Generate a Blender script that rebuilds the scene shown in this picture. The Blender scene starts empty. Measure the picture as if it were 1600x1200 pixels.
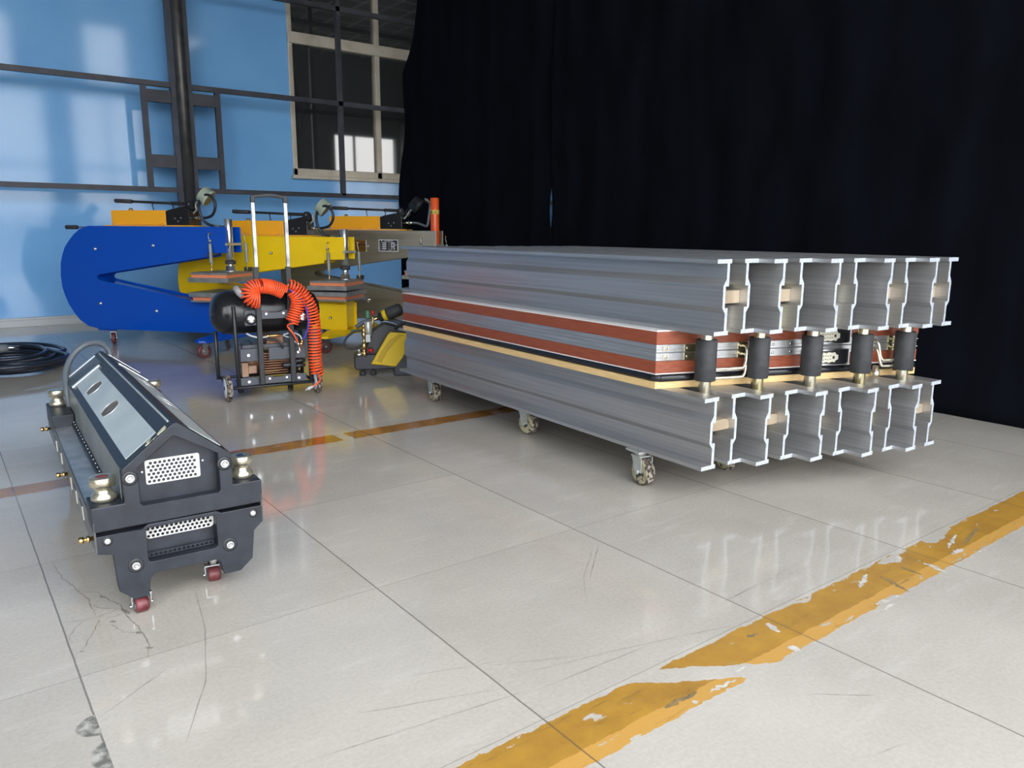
import bpy, math, random
from mathutils import Vector, Matrix
from mathutils.geometry import tessellate_polygon
random.seed(7)
D = bpy.data
scn = bpy.context.scene
COL = scn.collection
PI = math.pi

# ------------------------------------------------------------------ camera
cam_d = D.cameras.new('camera'); cam = D.objects.new('camera', cam_d); COL.objects.link(cam)
cam_d.sensor_width = 36; cam_d.sensor_fit = 'HORIZONTAL'; cam_d.lens = 27.005
cam_d.clip_start = .05; cam_d.clip_end = 300
right = Vector((.79796911, -.60267416, .0053993)); up = Vector((.11343195, .15897567, .98074458)); back = Vector((-.59192777, -.78199143, .19522018))
m = Matrix((right, up, back)).transposed().to_4x4(); m.translation = Vector((0, 0, 1.07))
cam.matrix_world = m
scn.camera = cam
# ------------------------------------------------------------------ look
scn.view_settings.view_transform = 'Standard'; scn.view_settings.look = 'None'
scn.view_settings.gamma = 1; scn.view_settings.use_curve_mapping = False
scn.view_settings.exposure = 0.85
# ------------------------------------------------------------------ sky
world = D.worlds.new('sky'); scn.world = world; world.use_nodes = True
nt = world.node_tree; nt.nodes.clear()
wo = nt.nodes.new('ShaderNodeOutputWorld'); bg = nt.nodes.new('ShaderNodeBackground')
tc = nt.nodes.new('ShaderNodeTexCoord'); sx = nt.nodes.new('ShaderNodeSeparateXYZ'); cr = nt.nodes.new('ShaderNodeValToRGB')
nt.links.new(tc.outputs['Generated'], sx.inputs[0]); nt.links.new(sx.outputs[2], cr.inputs[0])
e = cr.color_ramp.elements
e[0].position = 0.0; e[0].color = (.30, .30, .27, 1)
e[1].position = 1.0; e[1].color = (1.35, 1.45, 1.6, 1)
k = e.new(.02); k.color = (1.0, .98, .95, 1)
k = e.new(.35); k.color = (1.2, 1.24, 1.3, 1)
nt.links.new(cr.outputs[0], bg.inputs[0]); bg.inputs[1].default_value = 3.0
nt.links.new(bg.outputs[0], wo.inputs[0])
# added wide lamp in place of open sky, from behind the viewer, brightens near floor
sky_fill_d = D.lights.new('sky_fill', 'SUN'); sky_fill = D.objects.new('sky_fill', sky_fill_d); COL.objects.link(sky_fill)
sky_fill_d.energy = 0.45; sky_fill_d.angle = math.radians(35); sky_fill_d.color = (1, .96, .9)
sky_fill.rotation_euler = Vector((.15, -.7, .70)).to_track_quat('Z', 'Y').to_euler()

# ------------------------------------------------------------------ materials
def mat(name, col, rough=.5, metal=0.0, **kw):
    M = D.materials.new(name); M.use_nodes = True
    b = M.node_tree.nodes['Principled BSDF']
    b.inputs['Base Color'].default_value = (*col, 1); b.inputs['Roughness'].default_value = rough
    b.inputs['Metallic'].default_value = metal
    for k_, v in kw.items(): b.inputs[k_].default_value = v
    return M
def srgb(r, g, b):
    f = lambda c: (c/255/12.92) if c/255 <= .04045 else ((c/255+.055)/1.055)**2.4
    return (f(r), f(g), f(b))
def noisy(name, c1, c2, scale=8, rough=(.4, .6), metal=0.0, stretch=(1, 1, 1), detail=4, bump=0, lo=.35, hi=.65, **kw):
    M = mat(name, c1, rough[0], metal, **kw); t = M.node_tree; b = t.nodes['Principled BSDF']
    co = t.nodes.new('ShaderNodeTexCoord'); mp = t.nodes.new('ShaderNodeMapping'); mp.inputs['Scale'].default_value = stretch
    n = t.nodes.new('ShaderNodeTexNoise'); n.inputs['Scale'].default_value = scale; n.inputs['Detail'].default_value = detail
    r = t.nodes.new('ShaderNodeValToRGB'); r.color_ramp.elements[0].position = lo; r.color_ramp.elements[1].position = hi
    r.color_ramp.elements[0].color = (*c1, 1); r.color_ramp.elements[1].color = (*c2, 1)
    t.links.new(co.outputs['Object'], mp.inputs[0]); t.links.new(mp.outputs[0], n.inputs[0])
    t.links.new(n.outputs[0], r.inputs[0]); t.links.new(r.outputs[0], b.inputs['Base Color'])
    mr = t.nodes.new('ShaderNodeMapRange'); mr.inputs[3].default_value = rough[0]; mr.inputs[4].default_value = rough[1]
    t.links.new(n.outputs[0], mr.inputs[0]); t.links.new(mr.outputs[0], b.inputs['Roughness'])
    if bump:
        bp = t.nodes.new('ShaderNodeBump'); bp.inputs['Strength'].default_value = bump; bp.inputs['Distance'].default_value = .01
        t.links.new(n.outputs[0], bp.inputs['Height']); t.links.new(bp.outputs[0], b.inputs['Normal'])
    return M
alu = noisy('brushed_aluminium', (.40, .40, .40), (.49, .49, .49), 3, (.30, .42), .7, (6, .4, 30))
alu_cut = noisy('saw_cut_aluminium', (.44, .49, .56), (.62, .67, .74), 60, (.45, .6), .25, (1, 1, 1))
alu_raw = noisy('worn_aluminium', (.50, .51, .52), (.72, .73, .74), 14, (.25, .45), .8)
rim_alu = noisy('rim_aluminium', (.46, .47, .48), (.58, .59, .60), 4, (.28, .42), .75, (8, 1, 40))
soft_chrome = mat('satin_chrome', (.72, .73, .75), .24, .9)
zinc = noisy('yellow_zinc', (.62, .55, .30), (.75, .68, .42), 12, (.18, .3), .95)
zinc_pale = noisy('pale_zinc', (.62, .58, .44), (.76, .72, .58), 12, (.2, .35), .9)
nutm = noisy('zinc_block', (.72, .58, .42), (.80, .70, .52), 10, (.25, .4), .7)
rubber = noisy('black_rubber', (.030, .032, .036), (.045, .048, .052), 40, (.55, .7))
gloss_black = mat('gloss_black', (.012, .013, .016), .22)
black = mat('black_paint', (.018, .020, .024), .35)
dark_plate = noisy('gunmetal', srgb(30, 34, 41), srgb(42, 47, 57), 18, (.34, .5), .15)
redwood = noisy('red_laminate', srgb(128, 62, 40), srgb(160, 86, 60), 30, (.35, .5), 0, (1, .3, 14))
whitem = mat('white_sheet', (.78, .76, .74), .4)
plywood = noisy('plywood', srgb(214, 178, 118), srgb(238, 208, 152), 20, (.5, .6), 0, (2, .5, 30))
cream = noisy('cream_wheel', srgb(170, 165, 135), srgb(60, 55, 48), 55, (.5, .7), 0, lo=.5, hi=.62)
tread = noisy('dirty_tread', srgb(60, 52, 48), srgb(170, 160, 145), 70, (.6, .9), 0, bump=.6, lo=.45, hi=.6)
steel = mat('steel', (.55, .56, .58), .25, 1)
chrome = mat('chrome', (.85, .86, .88), .08, 1)
galv = noisy('galvanised', (.45, .47, .44), (.58, .6, .58), 10, (.3, .5), .6)
blue_paint = mat('blue_paint', srgb(0, 76, 186), .3, 0, **{'Coat Weight': .3})
yellow_paint = noisy('yellow_paint', srgb(242, 202, 16), srgb(248, 210, 24), 4, (.28, .34))
stainless = noisy('stainless', (.42, .40, .34), (.52, .50, .44), 2, (.25, .4), .9, (.4, 1, 6))
tank_orange = mat('tank_yellow', srgb(248, 176, 40), .3)
cyl_orange = mat('orange_paint', srgb(232, 92, 40), .25)
salmon = mat('orange_laminate', srgb(232, 140, 100), .45)
platem = noisy('platen_aluminium', (.30, .32, .32), (.42, .44, .44), 15, (.35, .5), .7)
gauge_m = mat('gauge_green', srgb(176, 190, 170), .35)
gauge_face = mat('gauge_face', srgb(120, 128, 100), .3)
brass = mat('brass', (.75, .50, .20), .22, 1)
bronze = noisy('copper_fins', srgb(150, 110, 85), srgb(110, 75, 55), 10, (.35, .5), .5, (1, 1, 20))
orange_hose = mat('orange_hose', srgb(255, 98, 52), .28, 0, **{'Subsurface Weight': 0.0})
violet_hose = mat('violet_hose', srgb(90, 70, 190), .3)
clear_tube = mat('clear_tube', srgb(190, 195, 195), .2)
rim_white = mat('white_rim', srgb(225, 228, 240), .4)
red_wheel = noisy('dark_red_wheel', srgb(84, 24, 30), srgb(118, 62, 66), 40, (.35, .5))
frame_m = noisy('dark_steel_frame', srgb(58, 60, 70), srgb(74, 76, 84), 6, (.4, .55), .2)
grey_sheet = noisy('grey_sheet', srgb(172, 184, 186), srgb(190, 200, 200), 6, (.3, .45), .1)
edge_alu = mat('bare_edge', (.85, .87, .88), .3, .6)
panel_grey = mat('grey_panel', srgb(86, 90, 98), .45)
green_m = mat('green_plastic', srgb(30, 120, 80), .4)
red_m = mat('red_plastic', srgb(190, 40, 40), .4)
cable_m = mat('dark_cable', srgb(30, 38, 52), .35)
hose_grey = mat('grey_hose', srgb(88, 96, 104), .4)
plastic_grey = mat('grey_plastic', srgb(120, 128, 132), .5)
yellow_plastic = mat('yellow_plastic', srgb(222, 190, 30), .35)
cream_frame = noisy('window_aluminium', srgb(196, 186, 168), srgb(214, 206, 190), 5, (.35, .5), .3)
white_trim = mat('white_trim', srgb(205, 210, 214), .45)

# ------------------------------------------------------------------ mesh helpers
def basis(d):
    d = Vector(d).normalized(); a = Vector((0, 0, 1)) if abs(d.z) < .9 else Vector((1, 0, 0))
    x = d.cross(a).normalized(); return x, d.cross(x).normalized(), d
class MB:
    def __init__(s): s.v = []; s.f = []; s.sm = []; s.mi = []
    def add(s, vs, fs, smooth=False, mi=0):
        o = len(s.v); s.v += [tuple(v) for v in vs]
        for f in fs: s.f.append([i+o for i in f]); s.sm.append(smooth); s.mi.append(mi)
        return s
    def box(s, x0, x1, y0, y1, z0, z1, mi=0):
        v = [(x, y, z) for z in (z0, z1) for y in (y0, y1) for x in (x0, x1)]
        return s.add(v, [(0, 2, 3, 1), (4, 5, 7, 6), (0, 1, 5, 4), (2, 6, 7, 3), (0, 4, 6, 2), (1, 3, 7, 5)], mi=mi)
    def obox(s, c, ax, ay, az, hx, hy, hz):
        c = Vector(c); v = [c+ax*(hx*i)+ay*(hy*j)+az*(hz*k_) for k_ in (-1, 1) for j in (-1, 1) for i in (-1, 1)]
        return s.add(v, [(0, 2, 3, 1), (4, 5, 7, 6), (0, 1, 5, 4), (2, 6, 7, 3), (0, 4, 6, 2), (1, 3, 7, 5)])
    def bar(s, p, q, w, h):
        p = Vector(p); q = Vector(q); x, y, d = basis(q-p)
        return s.obox((p+q)/2, x, y, d, w/2, h/2, (q-p).length/2)
    def lathe(s, p, d, prof, n=24, smooth=True, cap=True):
        # prof: list of (distance along d, radius)
        p = Vector(p); x, y, d = basis(d); vs = []; fs = []
        for a, r in prof:
            for i in range(n):
                t = 2*PI*i/n; vs.append(p+d*a+(x*math.cos(t)+y*math.sin(t))*r)
        for j in range(len(prof)-1):
            for i in range(n):
                k_ = (i+1) % n; fs.append((j*n+i, j*n+k_, (j+1)*n+k_, (j+1)*n+i))
        s.add(vs, fs, smooth)
        if cap:
            o = len(s.v)-len(vs)
            s.f.append([o+i for i in range(n)][::-1]); s.sm.append(False); s.mi.append(0)
            s.f.append([o+(len(prof)-1)*n+i for i in range(n)]); s.sm.append(False); s.mi.append(0)
        return s
    def cyl(s, p, q, r, n=20, r2=None):
        p = Vector(p); q = Vector(q); L = (q-p).length
        c = min(.12*r, L*.2)
        return s.lathe(p, q-p, [(0, r-c), (c, r), (L-c, r2 if r2 else r), (L, (r2 if r2 else r)-c)], n)
    def tube(s, pts, r, n=8, closed=False):
        pts = [Vector(p) for p in pts]; vs = []; fs = []; N = len(pts)
        t0 = (pts[1]-pts[0]).normalized(); x, y, _ = basis(t0); nx = x
        for i, p in enumerate(pts):
            if closed: t = (pts[(i+1) % N]-pts[i-1])
            else: t = pts[min(i+1, N-1)]-pts[max(i-1, 0)]
            t = t.normalized() if t.length > 1e-9 else t0
            nx = (nx-t*nx.dot(t)); nx = nx.normalized() if nx.length > 1e-6 else basis(t)[0]
            ny = t.cross(nx)
            for j in range(n):
                a = 2*PI*j/n; vs.append(p+(nx*math.cos(a)+ny*math.sin(a))*r)
        for i in range(N if closed else N-1):
            for j in range(n):
                k_ = (j+1) % n; i2 = (i+1) % N; fs.append((i*n+j, i*n+k_, i2*n+k_, i2*n+j))
        s.add(vs, fs, True)
        if not closed:
            o = len(s.v)-len(vs)
            s.f.append([o+i for i in range(n)][::-1]); s.sm.append(False); s.mi.append(0)
            s.f.append([o+(N-1)*n+i for i in range(n)]); s.sm.append(False); s.mi.append(0)
        return s
    def prism(s, poly, y0, y1, mp=None, holes=(), mi=0, mi_side=None):
        # poly in (a,b); extruded along third axis; mp(a,b,c)->xyz ; default a=x, b=z, c=y
        mp = mp or (lambda a, b, c: (a, c, b))
        loops = [list(poly)]+[list(h) for h in holes]
        flat = [q for l in loops for q in l]; n = len(flat)
        tris = tessellate_polygon([[Vector((a, b, 0)) for a, b in l] for l in loops])
        vs = [mp(a, b, y0) for a, b in flat]+[mp(a, b, y1) for a, b in flat]
        s.add(vs, [t for t in tris]+[tuple(i+n for i in t[::-1]) for t in tris], mi=mi)
        o = len(s.v)-2*n; k_ = 0
        for l in loops:
            L = len(l)
            for i in range(L):
                a = k_+i; b = k_+(i+1) % L
                s.f.append([o+a, o+b, o+n+b, o+n+a]); s.sm.append(False); s.mi.append(mi if mi_side is None else mi_side)
            k_ += L
        return s
    def build(s, name, m, parent=None, bevel=0, fix=True):
        me = D.meshes.new(name); me.from_pydata(s.v, [], s.f)
        ms = m if isinstance(m, (list, tuple)) else [m]
        for q in ms: me.materials.append(q)
        me.polygons.foreach_set('use_smooth', s.sm); me.polygons.foreach_set('material_index', s.mi)
        me.update()
        if fix:
            import bmesh
            b = bmesh.new(); b.from_mesh(me); bmesh.ops.recalc_face_normals(b, faces=b.faces); b.to_mesh(me); b.free()
        o = D.objects.new(name, me); COL.objects.link(o)
        if parent: o.parent = parent
        if bevel:
            bv = o.modifiers.new('bevel', 'BEVEL'); bv.width = bevel; bv.segments = 2; bv.limit_method = 'ANGLE'; bv.angle_limit = math.radians(40)
        return o
def tag(o, label=None, cat=None, group=None, kind=None):
    if label: o['label'] = label
    if cat: o['category'] = cat
    if group: o['group'] = group
    if kind: o['kind'] = kind
    return o
def thing(name, loc, rz, label, cat, group=None):
    o = D.objects.new(name, None); COL.objects.link(o); o.location = loc; o.rotation_euler = (0, 0, math.radians(rz))
    o.empty_display_size = .05
    return tag(o, label, cat, group)
def smoothpath(pts, n=6):
    pts = [Vector(p) for p in pts]; out = []
    for i in range(len(pts)-1):
        p0 = pts[max(i-1, 0)]; p1 = pts[i]; p2 = pts[i+1]; p3 = pts[min(i+2, len(pts)-1)]
        for k_ in range(n):
            t = k_/n
            out.append(.5*((2*p1)+(p2-p0)*t+(2*p0-5*p1+4*p2-p3)*t*t+(3*p1-p0-3*p2+p3)*t**3))
    out.append(pts[-1]); return out
def circle(cx, cy, r, n=10, a0=0): return [(cx+r*math.cos(a0+2*PI*i/n), cy+r*math.sin(a0+2*PI*i/n)) for i in range(n)]

# ================================================================== the setting
# --- floor: polished tiles with joints, two worn yellow lines, scuffs and cracks
class NT:
    def __init__(s, M): s.t = M.node_tree
    def N(s, typ, **kw):
        n = s.t.nodes.new(typ)
        for k_, v in kw.items(): setattr(n, k_, v)
        return n
    def L(s, a, b): s.t.links.new(a, b)
    def m(s, op, a, b=None, c=None, clamp=False):
        n = s.N('ShaderNodeMath', operation=op); n.use_clamp = clamp
        for i, q in enumerate((a, b, c)):
            if q is None: continue
            if isinstance(q, (int, float)): n.inputs[i].default_value = q
            else: s.L(q, n.inputs[i])
        return n.outputs[0]
    def noise(s, vec, scale, detail=3, rough=.5):
        n = s.N('ShaderNodeTexNoise'); n.inputs['Scale'].default_value = scale; n.inputs['Detail'].default_value = detail
        n.inputs['Roughness'].default_value = rough; s.L(vec, n.inputs[0]); return n.outputs[0]
    def step(s, x, lo, hi):
        n = s.N('ShaderNodeMapRange'); n.clamp = True
        n.inputs[1].default_value = lo; n.inputs[2].default_value = hi; s.L(x, n.inputs[0]); return n.outputs[0]
    def mix(s, f, a, b):
        n = s.N('ShaderNodeMix', data_type='RGBA')
        if isinstance(f, (int, float)): n.inputs[0].default_value = f
        else: s.L(f, n.inputs[0])
        for i, q in ((6, a), (7, b)):
            if isinstance(q, tuple): n.inputs[i].default_value = (*q, 1)
            else: s.L(q, n.inputs[i])
        return n.outputs[2]
floor_m = mat('polished_tiles', (.4, .4, .38), .15)
F = NT(floor_m); bs = floor_m.node_tree.nodes['Principled BSDF']
geo = F.N('ShaderNodeNewGeometry'); sp = F.N('ShaderNodeSeparateXYZ'); F.L(geo.outputs['Position'], sp.inputs[0])
P3 = geo.outputs['Position']; X, Y = sp.outputs[0], sp.outputs[1]
wob = F.m('MULTIPLY', F.m('SUBTRACT', F.noise(P3, 9, 2), .5), .004)
fx = F.m('ABSOLUTE', F.m('SUBTRACT', F.m('FRACT', F.m('DIVIDE', F.m('ADD', F.m('SUBTRACT', X, .187-40*.8), wob), .8)), .5))
fy = F.m('ABSOLUTE', F.m('SUBTRACT', F.m('FRACT', F.m('DIVIDE', F.m('ADD', F.m('SUBTRACT', Y, 1.182-40*.8), wob), .8)), .5))
jx = F.m('GREATER_THAN', fx, .5-.0022/.8); jy = F.m('GREATER_THAN', fy, .5-.0014/.8)
# tile to tile tone and cloudy wear
ix = F.m('FLOOR', F.m('DIVIDE', F.m('SUBTRACT', X, .187-40*.8), .8)); iy = F.m('FLOOR', F.m('DIVIDE', F.m('SUBTRACT', Y, 1.182-40*.8), .8))
cb = F.N('ShaderNodeCombineXYZ'); F.L(ix, cb.inputs[0]); F.L(iy, cb.inputs[1])
wn = F.N('ShaderNodeTexWhiteNoise'); F.L(cb.outputs[0], wn.inputs[0])
tone = F.m('ADD', F.m('MULTIPLY', wn.outputs[0], .10), F.m('ADD', F.m('MULTIPLY', F.noise(P3, 1.6, 5, .6), .5), F.m('MULTIPLY', F.noise(P3, 90, 3, .7), .4)))
base = F.mix(F.step(tone, .30, .72), srgb(172, 166, 156), srgb(204, 198, 188))
# straighter cloud streaks of wear
mpn = F.N('ShaderNodeMapping'); mpn.inputs['Scale'].default_value = (1, 5, 1); mpn.inputs['Rotation'].default_value = (0, 0, .5); F.L(P3, mpn.inputs[0])
streak = F.step(F.noise(mpn.outputs[0], 3, 5, .7), .55, .8)
base = F.mix(F.m('MULTIPLY', streak, .35), base, srgb(220, 217, 210))
# yellow lines
pn = F.m('MULTIPLY', F.m('SUBTRACT', F.noise(P3, 14, 6, .7), .5), .05)
def band(y0, y1, edge):
    d = F.m('SUBTRACT', (y1-y0)/2, F.m('ABSOLUTE', F.m('SUBTRACT', F.m('ADD', Y, F.m('MULTIPLY', pn, edge)), (y0+y1)/2)))
    return F.m('GREATER_THAN', d, 0)
mp2 = F.N('ShaderNodeMapping'); mp2.inputs['Scale'].default_value = (1, 3.2, 1); F.L(P3, mp2.inputs[0])
flake_n = F.noise(mp2.outputs[0], 2.6, 9, .62)
flake2 = F.noise(mp2.outputs[0], 13, 6, .6)
flake = F.m('MULTIPLY', F.m('LESS_THAN', flake_n, .615), F.m('LESS_THAN', F.m('ADD', flake2, F.m('MULTIPLY', F.m('ABSOLUTE', F.m('SUBTRACT', Y, 1.10)), .9)), .70))
# one large lifted patch on the near line
cut = F.m('ADD', F.m('ADD', F.m('MULTIPLY', F.m('ABSOLUTE', F.m('SUBTRACT', F.m('ADD', X, F.m('MULTIPLY', Y, 1.6)), 3.16)), 1.0), F.m('MULTIPLY', pn, 2.0)), 0)
cut = F.m('GREATER_THAN', cut, .055)
near = F.m('MULTIPLY', F.m('MULTIPLY', band(1.008, 1.168, .8), flake), cut)
far = F.m('MULTIPLY', F.m('MULTIPLY', band(3.60, 3.735, .9), F.m('LESS_THAN', flake_n, .64)), F.m('GREATER_THAN', F.m('ABSOLUTE', F.m('SUBTRACT', F.m('ADD', X, pn), 1.66)), .03))
pc = F.mix(F.step(F.noise(P3, 7, 6, .65), .35, .7), srgb(186, 142, 58), srgb(160, 118, 54))
pc = F.mix(F.m('MULTIPLY', F.m('LESS_THAN', F.m('ADD', Y, F.m('MULTIPLY', pn, .5)), 1.052), .8), pc, srgb(208, 160, 84))
mp4 = F.N('ShaderNodeMapping'); mp4.inputs['Scale'].default_value = (.8, 6, 1); F.L(P3, mp4.inputs[0])
pc = F.mix(F.m('MULTIPLY', F.step(F.noise(mp4.outputs[0], 6, 6, .7), .58, .70), .7), pc, srgb(120, 96, 58))
pcf = F.mix(F.step(F.noise(P3, 9, 6, .65), .35, .7), srgb(172, 116, 48), srgb(140, 98, 54))
col = F.mix(near, base, pc); col = F.mix(far, col, pcf)
joint = F.m('MAXIMUM', F.m('MULTIPLY', jx, .9), F.m('MULTIPLY', jy, .5))
col = F.mix(F.m('MULTIPLY', joint, .75), col, srgb(86, 80, 72))
def blob(cx, cy, r0, r1, ax=1, ay=1):
    a = F.m('MULTIPLY', F.m('SUBTRACT', X, cx), ax); b = F.m('MULTIPLY', F.m('SUBTRACT', Y, cy), ay)
    d = F.m('SQRT', F.m('ADD', F.m('MULTIPLY', a, a), F.m('MULTIPLY', b, b)))
    return F.step(F.m('ADD', d, F.m('MULTIPLY', pn, .3)), r1, r0)
# chips broken out along a joint
chip = F.m('MULTIPLY', F.m('MAXIMUM', blob(.192, 1.752, .036, .040, .85, .9), blob(.192, 1.622, .030, .034, .9, .55)), F.m('LESS_THAN', X, .189))
chipc = F.mix(F.step(F.noise(P3, 40, 4), .4, .65), srgb(105, 104, 98), srgb(190, 188, 178))
col = F.mix(F.m('MULTIPLY', chip, .9), col, chipc)
# stray white specks
vsp = F.N('ShaderNodeTexVoronoi'); vsp.inputs['Scale'].default_value = 7; F.L(P3, vsp.inputs[0])
spk = F.m('LESS_THAN', vsp.outputs['Distance'], .018)
spk = F.m('MULTIPLY', spk, F.m('GREATER_THAN', F.noise(P3, 2.5, 2), .5))
col = F.mix(spk, col, (.85, .85, .83))
F.L(col, bs.inputs['Base Color'])
rg = F.m('ADD', .03, F.m('ADD', F.m('MULTIPLY', F.noise(P3, 3, 5, .7), .12), F.m('MULTIPLY', near, .25)))
F.L(rg, bs.inputs['Roughness']); bs.inputs['IOR'].default_value = 1.55
crack_m = noisy('crack_dirt', srgb(112, 106, 98), srgb(140, 134, 125), 60, (.6, .8))
scuff_m = noisy('scuff_mark', srgb(104, 100, 95), srgb(160, 155, 148), 25, (.35, .5), lo=.35, hi=.6)
bare_m = noisy('bare_tile', srgb(186, 181, 172), srgb(212, 207, 198), 30, (.2, .35))
smear_m = noisy('grime_smear', srgb(112, 100, 78), srgb(160, 132, 84), 40, (.4, .6))
fb = MB().box(-7, 12, -1.75, 10.2, -.12, 0)
rf_ = random.Random(5); zlev = [.0003]
def ribbon(pts, w, jit, mi, step_=.02, blobby=False):
    # a thin irregular mark lying in the floor surface
    P_ = [Vector((*p, 0)) for p in pts]; out = []
    for a, b in zip(P_[:-1], P_[1:]):
        n = max(1, int((b-a).length/step_))
        for i in range(n): out.append(a.lerp(b, i/n)+Vector((rf_.uniform(-jit, jit), rf_.uniform(-jit, jit), 0)))
    out.append(P_[-1]); N = len(out); vs = []; z = zlev[0]; zlev[0] += .000004
    for i, p in enumerate(out):
        t = (out[min(i+1, N-1)]-out[max(i-1, 0)]).normalized(); nn = Vector((-t.y, t.x, 0)); f = i/(N-1)
        prof = math.sin(PI*min(1, max(0, f*.94+.03)))**.5 if blobby else min(1, 4*f+.25, 4*(1-f)+.25)
        wa = w*prof*rf_.uniform(.45, 1.3); wb = w*prof*rf_.uniform(.45, 1.3)
        vs += [p+nn*wa+Vector((0, 0, z)), p-nn*wb+Vector((0, 0, z))]
    fb.add(vs, [(2*i, 2*i+1, 2*i+3, 2*i+2) for i in range(N-1)], mi=mi)
for k_, c_ in enumerate([[(0.218, 2.783), (0.231, 2.624), (0.25, 2.536), (0.271, 2.419), (0.272, 2.297)], [(0.258, 2.498), (0.302, 2.45), (0.306, 2.416), (0.339, 2.325), (0.342, 2.238), (0.353, 2.17), (0.358, 2.109), (0.355, 2.044), (0.339, 1.981)], [(0.189, 2.312), (0.228, 2.292), (0.28, 2.285), (0.337, 2.305)], [(0.281, 2.277), (0.257, 2.216), (0.225, 2.146), (0.214, 2.119), (0.205, 2.114)], [(0.247, 2.292), (0.219, 2.263), (0.197, 2.216), (0.188, 2.18)], [(0.271, 2.231), (0.297, 2.218), (0.314, 2.154), (0.357, 2.116)], [(0.189, 2.106), (0.217, 2.108)], [(0.292, 2.269), (0.314, 2.259), (0.342, 2.273)], [(0.274, 2.373), (0.291, 2.339), (0.333, 2.308)]]):
    ribbon(c_, .0011 if k_ > 1 else .0015, .0025, 1, .012)
for c_ in (((.338, 2.30), (.350, 2.25)), ((.295, 2.235), (.312, 2.225)), ((.345, 2.03), (.362, 2.02)), ((.205, 2.113), (.216, 2.108)), ((.30, 2.42), (.315, 2.40)), ((.342, 2.13), (.356, 2.115))):
    ribbon(c_, .006, .002, 1, .006, True)
for c_ in [((1.741, 1.824), (1.552, 1.669), (1.46, 1.559)), ((1.767, 1.826), (1.551, 1.641)), ((1.768, 1.296), (2.0, 1.303), (2.243, 1.329)), ((1.758, 1.293), (1.934, 1.304), (2.252, 1.272)), ((1.012, 1.432), (1.234, 1.324)), ((1.034, 1.36), (1.4, 1.27), (1.755, 1.168)), ((1.038, 1.277), (1.401, 1.258)), ((1.823, 1.729), (1.874, 1.733)), ((1.456, 0.678), (1.566, 0.653)), ((1.549, 0.882), (1.682, 0.777)), ((0.536, 2.282), (.50, 2.05), (0.427, 1.78), (0.327, 1.574)), ((0.188, 1.772), (0.364, 1.895)), ((1.011, 2.766), (1.1, 2.88)), ((0.665, 1.447), (0.991, 1.328)), ((0.51, 1.363), (1.02, 1.29)), ((0.802, 1.518), (1.079, 1.419))]:
    ribbon(c_, .0009, .0012, 2, .03)
for a, b, w_ in (((1.761, 1.138), (1.747, 1.092), .012), ((1.699, 1.033), (1.71, 1.005), .016), ((1.302, 1.025), (1.318, 1.019), .012), ((1.374, 1.027), (1.463, 1.021), .006), ((1.491, 1.042), (1.529, 1.042), .006), ((2.288, 1.138), (2.182, 1.104), .010), ((2.113, 1.017), (2.23, 1.006), .009), ((2.868, 1.117), (2.721, 1.083), .007), ((2.675, 1.05), (2.752, 1.046), .013), ((2.526, 1.07), (2.511, 0.996), .010), ((2.469, 1.137), (2.521, 1.15), .008), ((2.756, 1.016), (2.803, 0.995), .005), ((2.085, 0.989), (2.173, 0.987), .006)):
    ribbon((a, b), w_, .004, 3, .008, True)
for a, b in (((3.003, 1.101), (2.8, 1.066)), ((2.433, 1.108), (2.429, 1.034)), ((2.312, 1.109), (2.274, 0.999)), ((1.652, 1.132), (1.694, 1.122)), ((1.345, 1.046), (1.237, 1.047))):
    ribbon((a, b), .008, .003, 4, .01, True)
fm = fb.build('floor', [floor_m, crack_m, scuff_m, bare_m, smear_m], fix=False); tag(fm, kind='structure')

# --- blue wall behind the steel grid, with its window
wall_m = noisy('blue_wall', srgb(128, 190, 250), srgb(136, 198, 254), 1.2, (.06, .1), 0, **{'IOR': 1.5})
WY = 10.05
wx0, wx1, wz0, wz1 = 3.99, 7.5, 1.745, 4.75
w = MB().prism([(-7, 0), (12, 0), (12, 6), (-7, 6)], WY, WY+.2, holes=[[(wx0, wz0), (wx1, wz0), (wx1, wz1), (wx0, wz1)]])
tag(w.build('wall_back', wall_m), kind='structure')
tag(MB().box(-7, 12, WY-.05, WY, 0, .075).box(-7, 12, WY-.035, WY, .075, .10).build('baseboard_back', white_trim, bevel=.004), kind='structure')
# window: frame, sill, panes
win = thing('window_1', (wx0, WY-.02, wz0), 0, None, None); tag(win, kind='structure')
W_, H_ = wx1-wx0, wz1-wz0
fr = MB()
fr.box(0, .06, 0, .10, 0, H_).box(W_-.06, W_, 0, .10, 0, H_).box(0, W_, 0, .10, .03, .12).box(0, W_, 0, .10, H_-.07, H_)
fr.box(0, W_, -.01, .10, 1.66, 1.80)
for x in (1.22, 2.45): fr.box(x, x+.075, 0, .10, 0, H_)
fr.build('window_frame', cream_frame, win, bevel=.006)
MB().box(-.03, W_+.03, -.05, .10, -.015, .03).build('window_sill', cream_frame, win, bevel=.005)
glass_dark = mat('window_pane', (.035, .040, .040), .03, 0, **{'IOR': 2.1})
for x0, x1 in ((.06, 1.22), (1.295, 2.45), (2.525, W_-.06)):
    for z0, z1 in ((.12, 1.66), (1.80, H_-.07)):
        MB().box(x0, x1, .05, .056, z0, z1).build('pane', glass_dark, win)
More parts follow.
